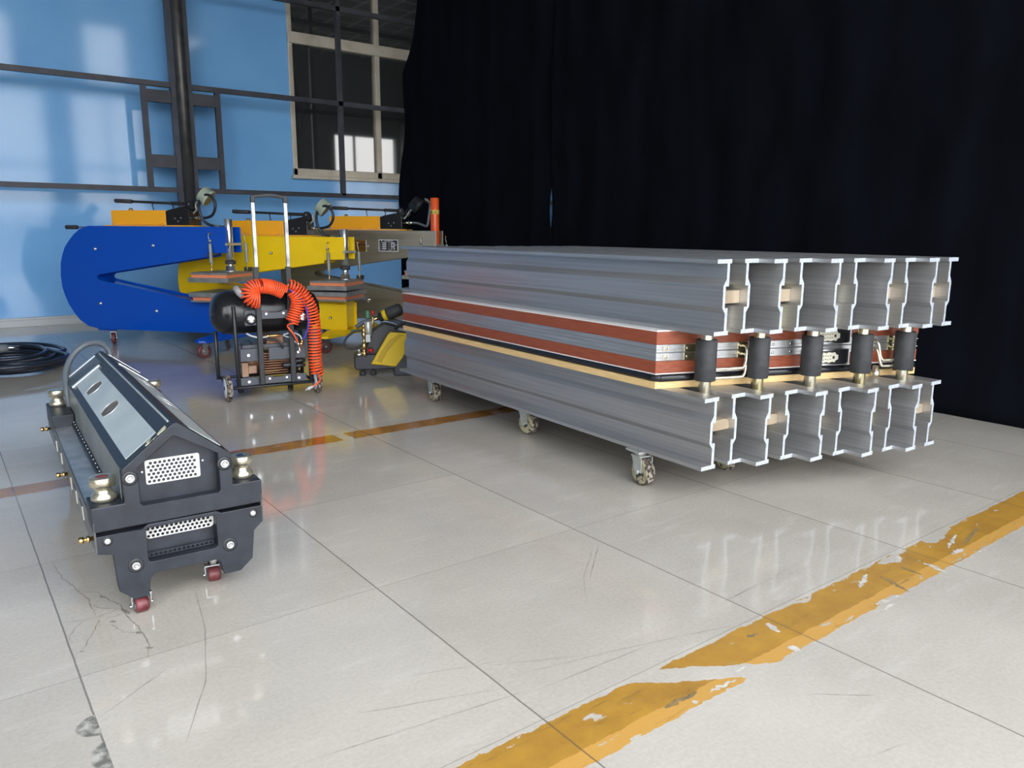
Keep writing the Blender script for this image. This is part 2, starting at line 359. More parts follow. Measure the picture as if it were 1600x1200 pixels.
# --- dark steel grid standing in front of the wall
GY = 9.65
g = MB(); t = .028
for z in (1.515, 2.665, 3.80, 4.95): g.box(-7, 12, GY-.03, GY+.03, z-t, z+t)
for x in (4.50, 6.42, 8.36, .30-.75*2, -3.1, -5.0): g.box(x-t, x+t, GY-.03, GY+.03, 0 if x > 5 or x < 0 else 1.515, 6)
for x in (2.46, 2.635): g.box(x-.026, x+.026, GY-.04, GY+.04, 0, 6)
gr = g.build('trim_1', frame_m); tag(gr, kind='structure')
pl = MB().lathe((2.548, GY-.06, 0), (0, 0, 1), [(0, .062), (6, .062)], 28)
pipe = pl.build('steel_post', noisy('post_steel', srgb(70, 70, 72), srgb(92, 90, 88), 8, (.3, .45), .4)); tag(pipe, kind='structure')
pipe.name = 'trim_2'
l = MB()
for s_ in (-1, 1):
    cx = 2.548; xo = cx+s_*.40
    l.box(xo-.028, xo+.028, GY-.03, GY+.03, 1.54, 2.64)
    for z0, z1 in ((2.47, 2.60), (1.76, 1.90)):
        a, b = sorted((cx+s_*.115, xo-s_*.028)); l.box(a, b, GY-.02, GY+.05, z0, z1)
tag(l.build('trim_3', frame_m), kind='structure')
# --- ceiling, front header and piers of the open hall, side wall
ceil_m = mat('ceiling_tiles', (.16, .165, .17), .6); C_ = NT(ceil_m)
g2 = C_.N('ShaderNodeNewGeometry'); br = C_.N('ShaderNodeTexBrick'); br.offset = 0
br.inputs['Color1'].default_value = (.16, .165, .17, 1); br.inputs['Color2'].default_value = (.14, .145, .15, 1); br.inputs['Mortar'].default_value = (.8, .8, .8, 1)
br.inputs['Scale'].default_value = 1; br.inputs['Brick Width'].default_value = .6; br.inputs['Row Height'].default_value = .6; br.inputs['Mortar Size'].default_value = .03
C_.L(g2.outputs['Position'], br.inputs[0]); C_.L(br.outputs[0], ceil_m.node_tree.nodes['Principled BSDF'].inputs['Base Color'])
FY = -1.5
tag(MB().box(-7, 12, FY, 10.3, 6, 6.15).build('ceiling', ceil_m), kind='structure')
plaster = mat('grey_plaster', (.26, .27, .27), .7)
fw = MB().prism([(-7, 0), (12, 0), (12, 6), (-7, 6)], FY-.2, FY, holes=[[(a, z0), (a, z1), (b, z1), (b, z0)] for a, b, z0, z1 in
    ((-6.6, -2.2, .001, 4.2), (-1.7, 2.6, .001, 4.2), (3.2, 4.7, .001, 4.2), (5.4, 7.0, .001, 3.9), (9.9, 11.9, .9, 3.8), (-6.6, 2.1, 4.55, 5.85), (3.6, 4.5, 4.55, 5.85), (5.9, 7.2, 4.55, 5.85))])
tag(fw.build('wall_front', plaster), kind='structure')
tag(MB().box(-7.2, -7, FY-.2, 10.3, 0, 6).build('wall_left', plaster), kind='structure')
tag(MB().box(12, 12.2, FY-.2, 10.3, 0, 6).build('wall_right', plaster), kind='structure')
fg = MB()
for x in (-5.1, -3.7, -.3, 1.2, 3.95, 6.2): fg.box(x-.03, x+.03, FY-.13, FY-.07, 0, 4.2)
for x in (10.55, 11.25): fg.box(x-.03, x+.03, FY-.13, FY-.07, .9, 3.8)
for a, b in ((-6.6, -2.2), (-1.7, 2.6), (3.2, 4.7), (5.4, 7.0), (9.9, 11.9)): fg.box(a, b, FY-.13, FY-.07, 2.5, 2.58)
tag(fg.build('trim_4', frame_m), kind='structure')
tag(MB().box(-30, 35, -30, FY-.25, -.14, -.02).build('ground_outside', noisy('paving', (.25, .25, .24), (.32, .32, .31), 3)), kind='structure')

# --- black cloths hung along the right side
cloth = noisy('black_cloth', srgb(7, 10, 16), srgb(13, 17, 25), 5, (.9, 1), 0, (1, 1, .3), **{'Specular IOR Level': .08})
CX = 4.79
def curtain(y_lo, y_hi, ztop, label, seed):
    rnd = random.Random(seed); ph = [rnd.uniform(0, 6) for _ in range(8)]
    ny, nz = 170, 70; mb = MB(); vs = []; fs = []
    for side in (0, 1):
        for j in range(nz+1):
            z = ztop*j/nz
            lo = y_lo(z); hi = y_hi(z)
            for i in range(ny+1):
                u = i/ny; y = lo+(hi-lo)*u
                amp = .004+.014*(z/ztop)**1.3
                dx = amp*math.sin(y*9+ph[0]+.5*math.sin(z*1.2+ph[1]))+amp*.6*math.sin(y*17+ph[2]+z*.5)+.01*math.sin(z*2.3+y*1.1+ph[3])
                zc = 1.90+(y-8)*.026+.02*math.sin(y*1.7)     # horizontal fold line
                dx += -.016*math.exp(-((z-zc)/.03)**2)
                dx += .03*math.sin((y+z*.7)*6+ph[4])*math.exp(-((y-3.5)/1.2)**2)*min(1, max(0, (z-1.6)/2))
                vs.append((CX+dx+(.006 if side else 0), y, z+.002))
    n = (nz+1)*(ny+1)
    for j in range(nz):
        for i in range(ny):
            a = j*(ny+1)+i; fs.append((a, a+1, a+ny+2, a+ny+1)); fs.append((n+a, n+a+ny+1, n+a+ny+2, n+a+1))
    for j in range(nz):
        for i in (0, ny):
            a = j*(ny+1)+i; b = a+ny+1; fs.append((a, b, n+b, n+a))
    for i in range(ny):
        for j in (0, nz):
            a = j*(ny+1)+i; fs.append((a, a+1, n+a+1, n+a))
    mb.add(vs, fs, True); return tag(mb.build('black_cloth', cloth), label, 'curtain', 'black cloths hung along the side')
def edge_far(z):
    return 8.60+.10*math.sin(z*1.5+.6)*min(1, z)-(.50*max(0, (z-2.9))/.8 if z > 2.9 else 0)*.9+.03*math.sin(z*5)
def slit(z):
    if 1.10 < z < 1.52: return .030*math.sin(PI*(z-1.10)/.42)**.8
    if 2.7 < z < 4: return .006
    return -.01
curtain(lambda z: 5.735+(slit(z) if slit(z) > 0 else -.01), edge_far, 4.6, 'black cloth hung at the far end beside the blue wall, with a wavy free edge', 3)
curtain(lambda z: -1.0, lambda z: 5.735-(slit(z)*.6 if slit(z) > 0 else -.005), 4.6, 'large black cloth hung behind the stack of aluminium beams', 5)
tag(MB().cyl((CX, -1.1, 4.63), (CX, 8.9, 4.63), .025).build('trim_5', frame_m), kind='structure')
tr = MB()
for y in (-.9, 2.2, 5.6, 8.7): tr.cyl((CX, y, 4.63), (CX, y, 6.0), .006, 8)
tag(tr.build('trim_6', frame_m), kind='structure')
# ================================================================== long belt press: beams, bolts, platens
# local frame: x = across the beams (v), y = along them (u)
PRZ = -2.5223
bd = Vector((.0440082, .99903117, 0)); pv = Vector((.99903117, -.0440082, 0))
def W(u, v, z=0): return tuple(bd*u+pv*v+Vector((0, 0, z)))
HB = .288; LB = 2.62
PROF = [(0, 0), (.08, 0), (.08, .016), (.070, .016), (.070, .104), (.053, .104), (.053, .186), (.070, .186), (.070, .272), (.08, .272), (.08, .288),
        (0, .288), (0, .272), (.056, .272), (.056, .214), (.040, .188), (.040, .104), (.056, .083), (.056, .016), (0, .016)]
UN = [1.943, 1.869, 1.784, 1.704, 1.647]
PITCH = .2347
def bar_mesh(mirror):
    poly = [(PITCH-a, b) for a, b in PROF][::-1] if mirror else PROF
    mb = MB(); n = len(poly)
    tris = tessellate_polygon([[Vector((a, b, 0)) for a, b in poly]])
    vs = [(a, 0, b) for a, b in poly]+[(a, LB, b) for a, b in poly]
    mb.add(vs, [t for t in tris]+[tuple(i+n for i in t[::-1]) for t in tris], mi=1)
    mb.add(vs, [(i, (i+1) % n, n+(i+1) % n, n+i) for i in range(n)], mi=0)
    return mb
def caster_big(parent, x, y, ztop, turn):
    # cast swivel caster: plate, fork, wheel ; parts of the beam that it is bolted to
    c, s = math.cos(turn), math.sin(turn); A = Vector((c, s, 0)); T = Vector((-s, c, 0)); cz = ztop+.061
    Z = Vector((0, 0, 1)); o = Vector((x, y, 0))-T*.025
    f = MB().obox(Vector((x, y, .150+ztop)), A, T, Z, .045, .045, .004).cyl((x, y, .128+ztop), (x, y, .148+ztop), .026)
    f.obox(Vector((x, y, .127+ztop))-T*.005, A, T, Z, .031, .03, .003)
    for k_ in (-1, 1):
        f.prism([(-.022, .0), (.022, .0), (.032, .066), (-.032, .066)], -.002, .002, mp=lambda a, b, cc, k_=k_: o+T*(a+.012*(b/.066))+A*(k_*.0295+cc)+Z*(cz+b))
        f.cyl(o+A*(k_*.031)+Z*cz, o+A*(k_*.040)+Z*cz, .010, 8)
    fk = f.build('caster_fork', galv, parent)
    w_ = MB().lathe(o-A*.022+Z*cz, A, [(0, .040), (.002, .054), (.010, .0605), (.034, .0605), (.042, .054), (.044, .040)], 32)
    w_.build('caster_wheel', tread, fk)
    MB().lathe(o-A*.0235+Z*cz, A, [(0, .049), (.0015, .053), (.0455, .053), (.047, .049)], 28).build('wheel_side', cream, fk)
    MB().lathe(o-A*.027+Z*cz, A, [(0, .020), (.054, .020)], 16).build('wheel_hub', rubber, fk)
near_names = ['leftmost and longest seen', 'second from the left end', 'in the middle', 'second from the right end', 'rightmost, nearest the black cloth']
for row, (dz, dv, rn) in enumerate(((.155, 0, 'lower'), (.683, .028, 'upper'))):
    for i, u in enumerate(UN):
        t_ = thing('aluminium_beam', W(u, 2.238+PITCH*i+dv, dz), PRZ,
                   'long twin channel aluminium beam of the %s row, %s' % (rn, near_names[i]), 'beam', '%s row of aluminium beams' % rn)
        L_ = bar_mesh(False).build('channel', [alu, alu_cut], t_, bevel=.0008); R_ = bar_mesh(True).build('channel', [alu, alu_cut], t_, bevel=.0008)
        if row == 1:
            # end spacers that tie the two channels together below the top flange
            MB().box(.070, PITCH-.070, LB-.06, LB-.03, .02, .10).build('spacer', alu_raw, t_)
        # zinc nut blocks run in the middle slot
        sb_ = ({0: .026, 1: .046, 4: .038} if row == 0 else {0: .036, 1: .050, 3: .062, 4: .054}).get(i)
        if sb_: MB().box(.0535, PITCH-.0535, sb_, sb_+.05, .116 if row else .142, .166 if row else .185).build('slot_nut', nutm, t_, bevel=.002)
        if row == 0:
            for (cu, cv, tn) in ((2.31, 2.268, -.10), (3.27, 2.345, .12), (4.25, 2.32, -.1), (2.257, 2.74, -.1), (3.30, 2.82, -.1), (2.257, 3.22, -.1), (3.4, 3.25, 0)):
                if 2.238+PITCH*i < cv-.005 <= 2.238+PITCH*(i+1):
                    if cu < 4.4: caster_big(t_, cv-(2.238+PITCH*i), cu-u, -dz, tn)
for i, u in enumerate(UN):
    t_ = thing('clamping_bolt', W(u+.12+(.0 if i else 0), 2.238+PITCH*(i+.5)+.012, 0), PRZ,
               ['leftmost zinc bolt with black rubber sleeve, beside the platen corner', 'second zinc bolt with black rubber sleeve from the left', 'middle zinc bolt with black rubber sleeve, left of the connector panel', 'fourth zinc bolt with black rubber sleeve from the left', 'rightmost zinc bolt with black rubber sleeve, by the black cloth'][i],
               'bolt', 'clamping bolts with black sleeves')
    MB().lathe((0, 0, .235), (0, 0, 1), [(0, .020), (.004, .0245), (.62, .0245), (.625, .020)], 28).build('rod', zinc if i % 2 else zinc_pale, t_)
    MB().lathe((0, 0, .484), (0, 0, 1), [(0, .036), (0, .0405), (.003, .0425), (.164, .0425), (.167, .0405), (.167, .036)], 32).build('rubber_sleeve', rubber, t_)
    MB().lathe((0, 0, .860), (0, 0, 1), [(0, .018), (.003, .031), (.015, .032), (.018, .018)], 6, smooth=False).build('nut', zinc, t_)
    MB().lathe((0, 0, .262), (0, 0, 1), [(0, .018), (.003, .031), (.02, .032), (.023, .018)], 6, smooth=False).build('nut', zinc, t_)

# --- the stack between the beam rows. Outline is a parallelogram (biased ends)
SK = -.315; SW = 1.25; SL = 2.26
U0, V0 = 2.189, 2.215
def para(ins=0.0, r=0):
    return [(ins, SK*ins+ins), (SW-ins, SK*(SW-ins)+ins), (SW-ins, SK*(SW-ins)+SL-ins), (ins, SK*ins+SL-ins)]
def slab(name, z0, z1, m, parent=None, ins=0.0, bevel=0.0):
    return MB().prism(para(ins), z0, z1, mp=lambda a, b, c: (a, b, c)).build(name, m, parent, bevel=bevel)
def stackthing(name, z, label, cat): return thing(name, W(U0, V0, z), PRZ, label, cat)
def local_slab(z0, z1, ins=0.0): return MB().prism(para(ins), z0, z1, mp=lambda a, b, c: (a, b, c))
o = local_slab(0, .028).build('plywood_board', plywood); o.location = W(U0, V0, .4435); o.rotation_euler = (0, 0, math.radians(PRZ))
tag(o, 'pale plywood board lying on the lower aluminium beams', 'board')
bag = stackthing('pressure_bag', .4725, 'black rubber pressure bag with rolled edges between plywood and red platen', 'pressure bag')
MB().prism(para(.004), 0, .028, mp=lambda a, b, c: (a, b, c)).build('bag_body', gloss_black, bag, bevel=.009)
A_ = Vector((1, SK, 0)).normalized(); N_ = Vector((A_.y, -A_.x, 0))            # along and out of the slanted front face
def FP(a, out, z): return Vector((0, 0, z))+A_*a+N_*out
MB().cyl(FP(.02, -.004, .014), FP(.40, -.004, .014), .0165).cyl(FP(.40, -.004, .014), FP(.41, -.004, .014), .0172).cyl(FP(.41, -.004, .014), FP(1.30, -.004, .014), .0165).build('rolled_edge', gloss_black, bag)
MB().cyl(FP(-.002, -.03, .014), FP(.035, .0, .014), .0160).build('rolled_edge', black, bag)
k_ = MB().cyl(FP(1.17, -.01, .012), FP(1.17, .055, .012), .010, 6).cyl(FP(1.17, .02, .012), FP(1.17, .045, .012), .016, 6)
k_.cyl(FP(1.17, .05, .012), FP(1.205, .058, .006), .011, 8).cyl(FP(1.20, .058, .006), FP(1.235, .062, .004), .0085, 10)
k_.build('air_fitting', brass, bag)
MB().lathe(FP(1.065, .03, -.022), (0, 0, 1), [(0, .012), (.002, .018), (.02, .018), (.022, .014), (.045, .014)], 18).build('valve', zinc_pale, bag)
for up_ in (0, 1):
    z0 = .502 if not up_ else .590
    P_ = stackthing('heating_platen', z0, ('lower' if not up_ else 'upper')+' red edged heating platen with aluminium rim and carrying handles, '+('resting on the black pressure bag' if not up_ else 'under the upper beams'), 'heating platen', ) if 0 else thing('heating_platen', W(U0, V0, z0), PRZ,
        ('lower' if not up_ else 'upper')+' red edged heating platen with aluminium rim, '+('resting on the black pressure bag' if not up_ else 'directly under the upper row of beams'), 'heating platen', 'red edged heating platens')
    if not up_: wz, rz_, az = (0, .0045), (.0045, .054), (.054, .0878)
    else: az, rz_, wz = (.0002, .034), (.034, .087), (.087, .0925)
    local_slab(*wz, ins=-.001).build('face_sheet', whitem, P_)
    local_slab(*rz_, ins=.0005).build('insulation_board', redwood, P_, bevel=.0012)
    local_slab(*az, ins=.002).build('aluminium_rim', rim_alu, P_, bevel=.003)
    # ridge along the rim
    local_slab(az[0]+.012, az[0]+.016, ins=-.0005).build('rim_ridge', alu, P_)
    zc = (az[0]+az[1])/2
    for a0, a1, mm, nm, pr_ in ((.030, .055, zinc_pale, 'corner_lug', .003), (.125, .197, zinc, 'hinge_plate', .003), (.374, .425, zinc, 'hinge_plate', .004), (.529, .646, alu_raw, 'splice_plate', .004), (1.030, .975, zinc, 'hinge_plate', .004), (1.145, 1.195, zinc, 'hinge_plate', .004)):
        a0, a1 = min(a0, a1), max(a0, a1)
        b_ = MB().obox(FP((a0+a1)/2, pr_/2, zc), A_, N_, Vector((0, 0, 1)), (a1-a0)/2, pr_/2+.001, .0155 if nm != 'corner_lug' else .009)
        pb = b_.build(nm, mm, P_, bevel=.001)
        for a in ([(a0+a1)/2] if nm == 'corner_lug' else [a0+.014, a1-.014]): MB().lathe(FP(a, pr_, zc), N_, [(0, .0065), (.003, .006), (.004, .003)], 10).build('screw', steel, pb)
    # U handles
    for (a0, a1, drop) in ((.205, .392, .086 if not up_ else .083), (1.045, 1.165, .074 if not up_ else .082)):
        zt = zc
        pts = [FP(a0, .004, zt), FP(a0, .035, zt+.002), FP(a0+.004, .05, zt-.012), FP(a0+.012, .058, zt-drop+.022), FP(a0+.022, .06, zt-drop+.004), FP(a0+.035, .06, zt-drop),
               FP(a1-.035, .06, zt-drop), FP(a1-.022, .06, zt-drop+.004), FP(a1-.012, .058, zt-drop+.022), FP(a1-.004, .05, zt-.012), FP(a1, .035, zt+.002), FP(a1, .004, zt)]
        h_ = MB().tube(smoothpath(pts, 5), .0062 if not up_ else .0062, 10); h_.build('handle', zinc_pale, P_)
    # socket panel
    zb = .040 if not up_ else .046
    pn_ = MB().obox(FP(.815, .006, zb), A_, N_, Vector((0, 0, 1)), .112, .010, .033).build('socket_panel', black, P_, bevel=.002)
    rm = MB()
    for zz in (-.031, .031): rm.obox(FP(.815, .017, zb+zz), A_, N_, Vector((0, 0, 1)), .112, .0015, .0028)
    for aa in (-.110, .110): rm.obox(FP(.815+aa, .017, zb), A_, N_, Vector((0, 0, 1)), .0025, .0015, .033)
    rm.build('panel_rim', steel, pn_)
    sk = MB()
    out_ = [(-.055, -.016), (-.045, -.022), (-.03, -.019), (-.015, -.023), (0, -.019), (.015, -.023), (.03, -.019), (.043, -.022), (.050, -.012), (.060, -.010), (.060, .010), (.050, .012), (.043, .022), (.03, .019), (.015, .023), (0, .019), (-.015, .023), (-.03, .019), (-.045, .022), (-.055, .016)]
    sk.prism(out_, .015, .026, mp=lambda a, b, c: FP(.803+a, c, zb+b)); sk.build('socket_cover', mat('socket_cream', srgb(205, 202, 184), .4), pn_)
    pins = MB()
    for r_ in (-.009, .006):
        for q in range(6): pins.obox(FP(.803-.040+q*.012, .0265, zb+r_+.002*(q % 2)), A_, N_, Vector((0, 0, 1)), .003, .0006, .0014)
    pins.obox(FP(.803+.036, .0265, zb), A_, N_, Vector((0, 0, 1)), .005, .0008, .006)
    pins.build('contacts', black, pn_)
# ================================================================== small splicing press at the left: gabled upper body on a lower body with casters
# local frame: x across (centre 0), y back along its length, z up
SP = thing('splicing_press', (.5055, 2.222, 0), -2.5, 'dark grey gable topped belt splicing press on small red casters, on the cracked tile', 'press')
LN = 1.55
XZ = lambda a, b, c: (a, c, b)
def rrect(x0, x1, z0, z1, r, n=4):
    out = []
    for cx, cz, a0 in ((x1-r, z0+r, -PI/2), (x1-r, z1-r, 0), (x0+r, z1-r, PI/2), (x0+r, z0+r, PI)):
        for i in range(n+1): a = a0+PI/2*i/n; out.append((cx+r*math.cos(a), cz+r*math.sin(a)))
    return out
up_out = [(-.227, .264), (.227, .264), (.227, .334), (.145, .334), (.145, .429), (.012, .536), (-.012, .536), (-.145, .429), (-.145, .334), (-.227, .334)]
rec = [(-.100, .318), (.104, .318), (.108, .325), (.108, .436), (.000, .502), (-.010, .502), (-.104, .428), (-.105, .325)]
def end_plate(y0, y1, nm, front):
    a, b = (y0, y1) if front else (y1, y0)
    s_ = 1 if front else -1
    p = MB().prism(up_out, min(a, a+s_*.035), max(a, a+s_*.035), holes=[rec]).prism(up_out, min(a+s_*.035, a+s_*.045), max(a+s_*.035, a+s_*.045))
    return p.build(nm, dark_plate, SP, bevel=.003)
end_plate(0, 0, 'end_plate', True); end_plate(LN, LN, 'end_plate', False)
def side_bolts(y, d):
    for x, z, r in ((-.126, .402, .013), (.124, .402, .013)):
        o_ = MB().lathe((x, y, z), (0, d, 0), [(-.002, .021), (.001, .021), (.0015, .016)], 20).build('bolt_seat', black, SP)
        MB().lathe((x, y+d*.0012, z), (0, d, 0), [(0, r), (.005, r), (.006, r*.8), (.0061, r*.5), (.002, r*.45)], 20).build('bolt', steel, o_)
side_bolts(0, -1)
# perforated vent, upper
def perforated(nm, outline, hx, hz, pitch, r, y, th, m):
    holes = []; xs = [p[0] for p in outline]; zs = [p[1] for p in outline]
    row = 0; z = min(zs)+hz
    while z < max(zs)-hz*.8:
        x = min(xs)+hx+(pitch/2 if row % 2 else 0)
        while x < max(xs)-hx*.9: holes.append(circle(x, z, r, 8)[::-1]); x += pitch
        z += pitch*.866; row += 1
    return MB().prism(outline, y, y+th, holes=holes).build(nm, m, SP)
vent_m = mat('vent_steel', (.58, .58, .57), .35, .3)
perforated('vent_grille', rrect(-.082, .063, .366, .437, .006), .009, .008, .0122, .0046, .032, .0022, vent_m)
for x, z in ((-.090, .405), (.072, .412)): MB().lathe((x, .035, z), (0, -1, 0), [(0, .0035), (.002, .003)], 8).build('screw', steel, SP)
# slab blocks that carry the clamp knobs
for y0, y1 in ((0.045, .115), (LN-.30, LN-.045)):
    for s_ in (-1, 1):
        x0, x1 = sorted((s_*.227, s_*.149)); MB().box(x0, x1, y0, y1, .264, .334).build('corner_block', dark_plate, SP, bevel=.003)
# long shelf along both sides, slotted rail
sh = MB()
for s_ in (-1, 1):
    x0, x1 = sorted((s_*.222, s_*.146)); sh.box(x0, x1, .10, LN-.05, .262, .285)
sh.build('side_shelf', alu_raw, SP, bevel=.002)
sr = MB()
for s_ in (-1, 1):
    x0, x1 = sorted((s_*.226, s_*.221)); sr.box(x0, x1, .0, LN, .205, .292)
sr.build('side_rail', mat('rail_steel', srgb(96, 98, 98), .3, .6), SP, bevel=.001)
# body walls with ribbed foot
wl = MB()
for s_ in (-1, 1):
    x0, x1 = sorted((s_*.146, s_*.138)); wl.box(x0, x1, .045, LN-.045, .285, .425)
wl.build('body_wall', noisy('dull_aluminium', srgb(128, 134, 132), srgb(150, 156, 152), 6, (.3, .5), .4), SP)
rb = MB(); rv = MB()
for s_ in (-1, 1):
    x0, x1 = sorted((s_*.146, s_*.160)); rb.box(x0, x1, .05, LN-.05, .285, .300)
    y = .16
    while y < LN-.08: rv.lathe((s_*.152, y, .300), (0, 0, 1), [(0, .0045), (.003, .0035), (.005, .001)], 8); y += .052
rb.build('foot_strip', dark_plate, SP); tag(rv.build('rivet_row', steel, SP), kind='stuff')
# roof halves: dark sheet with a lighter grey plate, oval hand slots, bare folded edge
for s_ in (-1, 1):
    a = Vector((s_*.146, 0, .428)); b = Vector((s_*.010, 0, .535)); d = (b-a); L = d.length; d = d.normalized(); n_ = Vector((-d.z*1, 0, d.x)) if s_ > 0 else Vector((-d.z, 0, d.x))
    if n_.z < 0: n_ = -n_
    mp = lambda u, v, c, a=a, d=d, n_=n_: a+d*u+Vector((0, v, 0))+n_*c
    rf = MB().prism([(0, .03), (L, .03), (L, LN-.03), (0, LN-.03)], -.004, 0, mp=mp).build('roof_sheet', dark_plate, SP)
    pl_out = [(.026, .045), (L-.042, .045), (L-.042, 1.28), (.026, 1.28)]
    def slot(u0, u1, v0, v1):
        out = []
        for i in range(9): t = i/8; out.append((u0+(u1-u0)*t, v0-.026*math.sin(PI*t)))
        for i in range(9): t = 1-i/8; out.append((u0+(u1-u0)*t, v1+.026*math.sin(PI*t)))
        return out
    slots = [slot(.040, .108, .575, .635), slot(.040, .108, .985, 1.045)]
    MB().prism(pl_out, .0005, .003, mp=mp, holes=[q[::-1] for q in slots]).build('cover_plate', grey_sheet, rf)
    for q in slots:
        ed = MB().tube([mp(u, v, .003) for u, v in q], .0022, 6, closed=True); ed.build('hand_slot', edge_alu, rf)
        MB().prism(q, .0002, .0012, mp=mp).build('slot_recess', noisy('dusty_dark', srgb(112, 106, 98), srgb(84, 80, 74), 50), rf)
    # folded bright lip and scratched end sheet
    MB().prism([(.008, 1.285), (L-.030, 1.285), (L-.030, 1.31), (.008, 1.31)], .0005, .006, mp=mp).build('folded_lip', edge_alu, rf, bevel=.001)
    MB().prism([(.004, 1.315), (L-.018, 1.315), (L-.018, 1.50), (.004, 1.50)], .0005, .004, mp=mp).build('end_sheet', noisy('scratched_sheet', srgb(58, 66, 72), srgb(150, 158, 160), 12, (.3, .5), .3, (1, 9, 1), lo=.5, hi=.75), rf)
    MB().prism([(.004, 1.505), (L-.018, 1.505), (L-.018, 1.525), (.004, 1.525)], .0005, .006, mp=mp).build('folded_lip', edge_alu, rf, bevel=.001)
    # chipped paint on the gable edge
    MB().prism([(L-.085, -.0003), (L-.012, -.0003), (L-.012, .024), (L-.085, .024)], .004, .0052, mp=mp).build('worn_edge', noisy('chipped_paint', srgb(208, 204, 172), srgb(46, 50, 58), 30, (.4, .5), .1, (2, 1, 2), lo=.42, hi=.52), SP) if s_ < 0 else None
MB().prism([(-.012, .533), (.012, .533), (.006, .541), (-.006, .541)], 0, LN).build('ridge_bar', edge_alu if 0 else dark_plate, SP, bevel=.002)
MB().box(-.013, -.009, .045, 1.5, .5355, .5405).build('ridge_trim', grey_sheet, SP)
# clamp knobs
knob_prof = [(0, .034), (.004, .040), (.016, .040), (.024, .030), (.032, .026), (.040, .030), (.043, .040), (.066, .040), (.069, .037), (.069, .028), (.066, .0)]
for x, y, m2 in ((-.187, .062, mat('knob_rust', srgb(120, 60, 56), .5)), (.187, .062, chrome), (-.187, LN-.085, zinc_pale), (.187, LN-.085, zinc_pale)):
    prof = [(a, b*.82) for a, b in knob_prof]
    kb = MB().lathe((x, y, .334), (0, 0, 1), prof, 36, cap=False).build('clamp_knob', zinc_pale, SP)
    MB().lathe((x, y, .399), (0, 0, 1), [(0, .024), (.0025, .022), (.004, .012)], 24).build('knob_insert', m2, kb)
# lower end plates
lo_out = [(-.223, .252), (-.223, .203), (-.184, .193), (-.178, .084), (-.143, .050), (-.104, .052), (-.097, .100), (-.085, .115), (.082, .113), (.093, .105), (.102, .062), (.150, .062), (.187, .093), (.197, .180), (.224, .204), (.226, .254), (.106, .254), (.092, .262), (-.092, .262), (-.106, .252)]
lo_in = rrect(-.098, .090, .150, .250, .010)
for y, s_ in ((0, 1), (LN, -1)):
    a0, a1 = sorted((y, y+s_*.040)); b0, b1 = sorted((y+s_*.040, y+s_*.050))
    pl_ = MB().prism(lo_out, a0, a1, holes=[lo_in]).prism([(-.14, .12), (.14, .12), (.14, .258), (-.14, .258)], b0, b1).build('lower_end_plate', dark_plate, SP, bevel=.003)
for x, z, r in ((-.131, .149, .012), (.124, .151, .012)):
    o_ = MB().lathe((x, 0, z), (0, -1, 0), [(-.002, .021), (.001, .021), (.0015, .017)], 20).build('bolt_seat', black, SP)
    MB().lathe((x, -.0012, z), (0, -1, 0), [(0, r), (.005, r), (.006, r*.8), (.0061, r*.5), (.002, r*.45)], 20).build('bolt', steel, o_)
for x, z in ((-.195, .236), (.196, .235)):
    o_ = MB().lathe((x, 0, z), (0, -1, 0), [(-.002, .013), (.001, .013), (.0012, .010)], 16).build('bolt_seat', black, SP)
    MB().lathe((x, -.001, z), (0, -1, 0), [(0, .009), (.003, .009), (.004, .006)], 16).build('bolt', steel, o_)
perforated('vent_grille', rrect(-.097, .089, .208, .249, .012), .008, .007, .0125, .0046, .030, .0022, vent_m)
perforated('vent_grille', rrect(-.094, .086, .152, .166, .003), .008, .007, .0125, .0042, .030, .0022, dark_plate)
# lower long body, tapering plate at both sides
lb = MB().prism([(-.205, .245), (-.145, .095), (.145, .095), (.205, .245), (.215, .258), (-.215, .258)], .048, LN-.048)
lb.build('lower_body', noisy('lower_shell', srgb(140, 148, 148), srgb(160, 166, 165), 5, (.35, .5), .3), SP)
# brass cocks on the side
bc = MB()
for y in (.02, .70, 1.44):
    c_ = MB().lathe((-.226, y, .245), (-1, 0, 0), [(0, .006), (.010, .006), (.010, .010), (.016, .010), (.017, .005), (.024, .005), (.024, .009), (.034, .009), (.036, .006)], 12)
    c_.build('brass_fitting', brass, SP)
for i, y in enumerate((.25, .42, .58, .92, 1.12)):
    MB().prism([(y, .222), (y+.09, .222), (y+.10, .262), (y+.01, .262)], -.2285, -.226, mp=lambda a, b, c: (c, a, b)).build('latch', mat('latch_steel', srgb(150, 148, 140), .3, .8), SP)
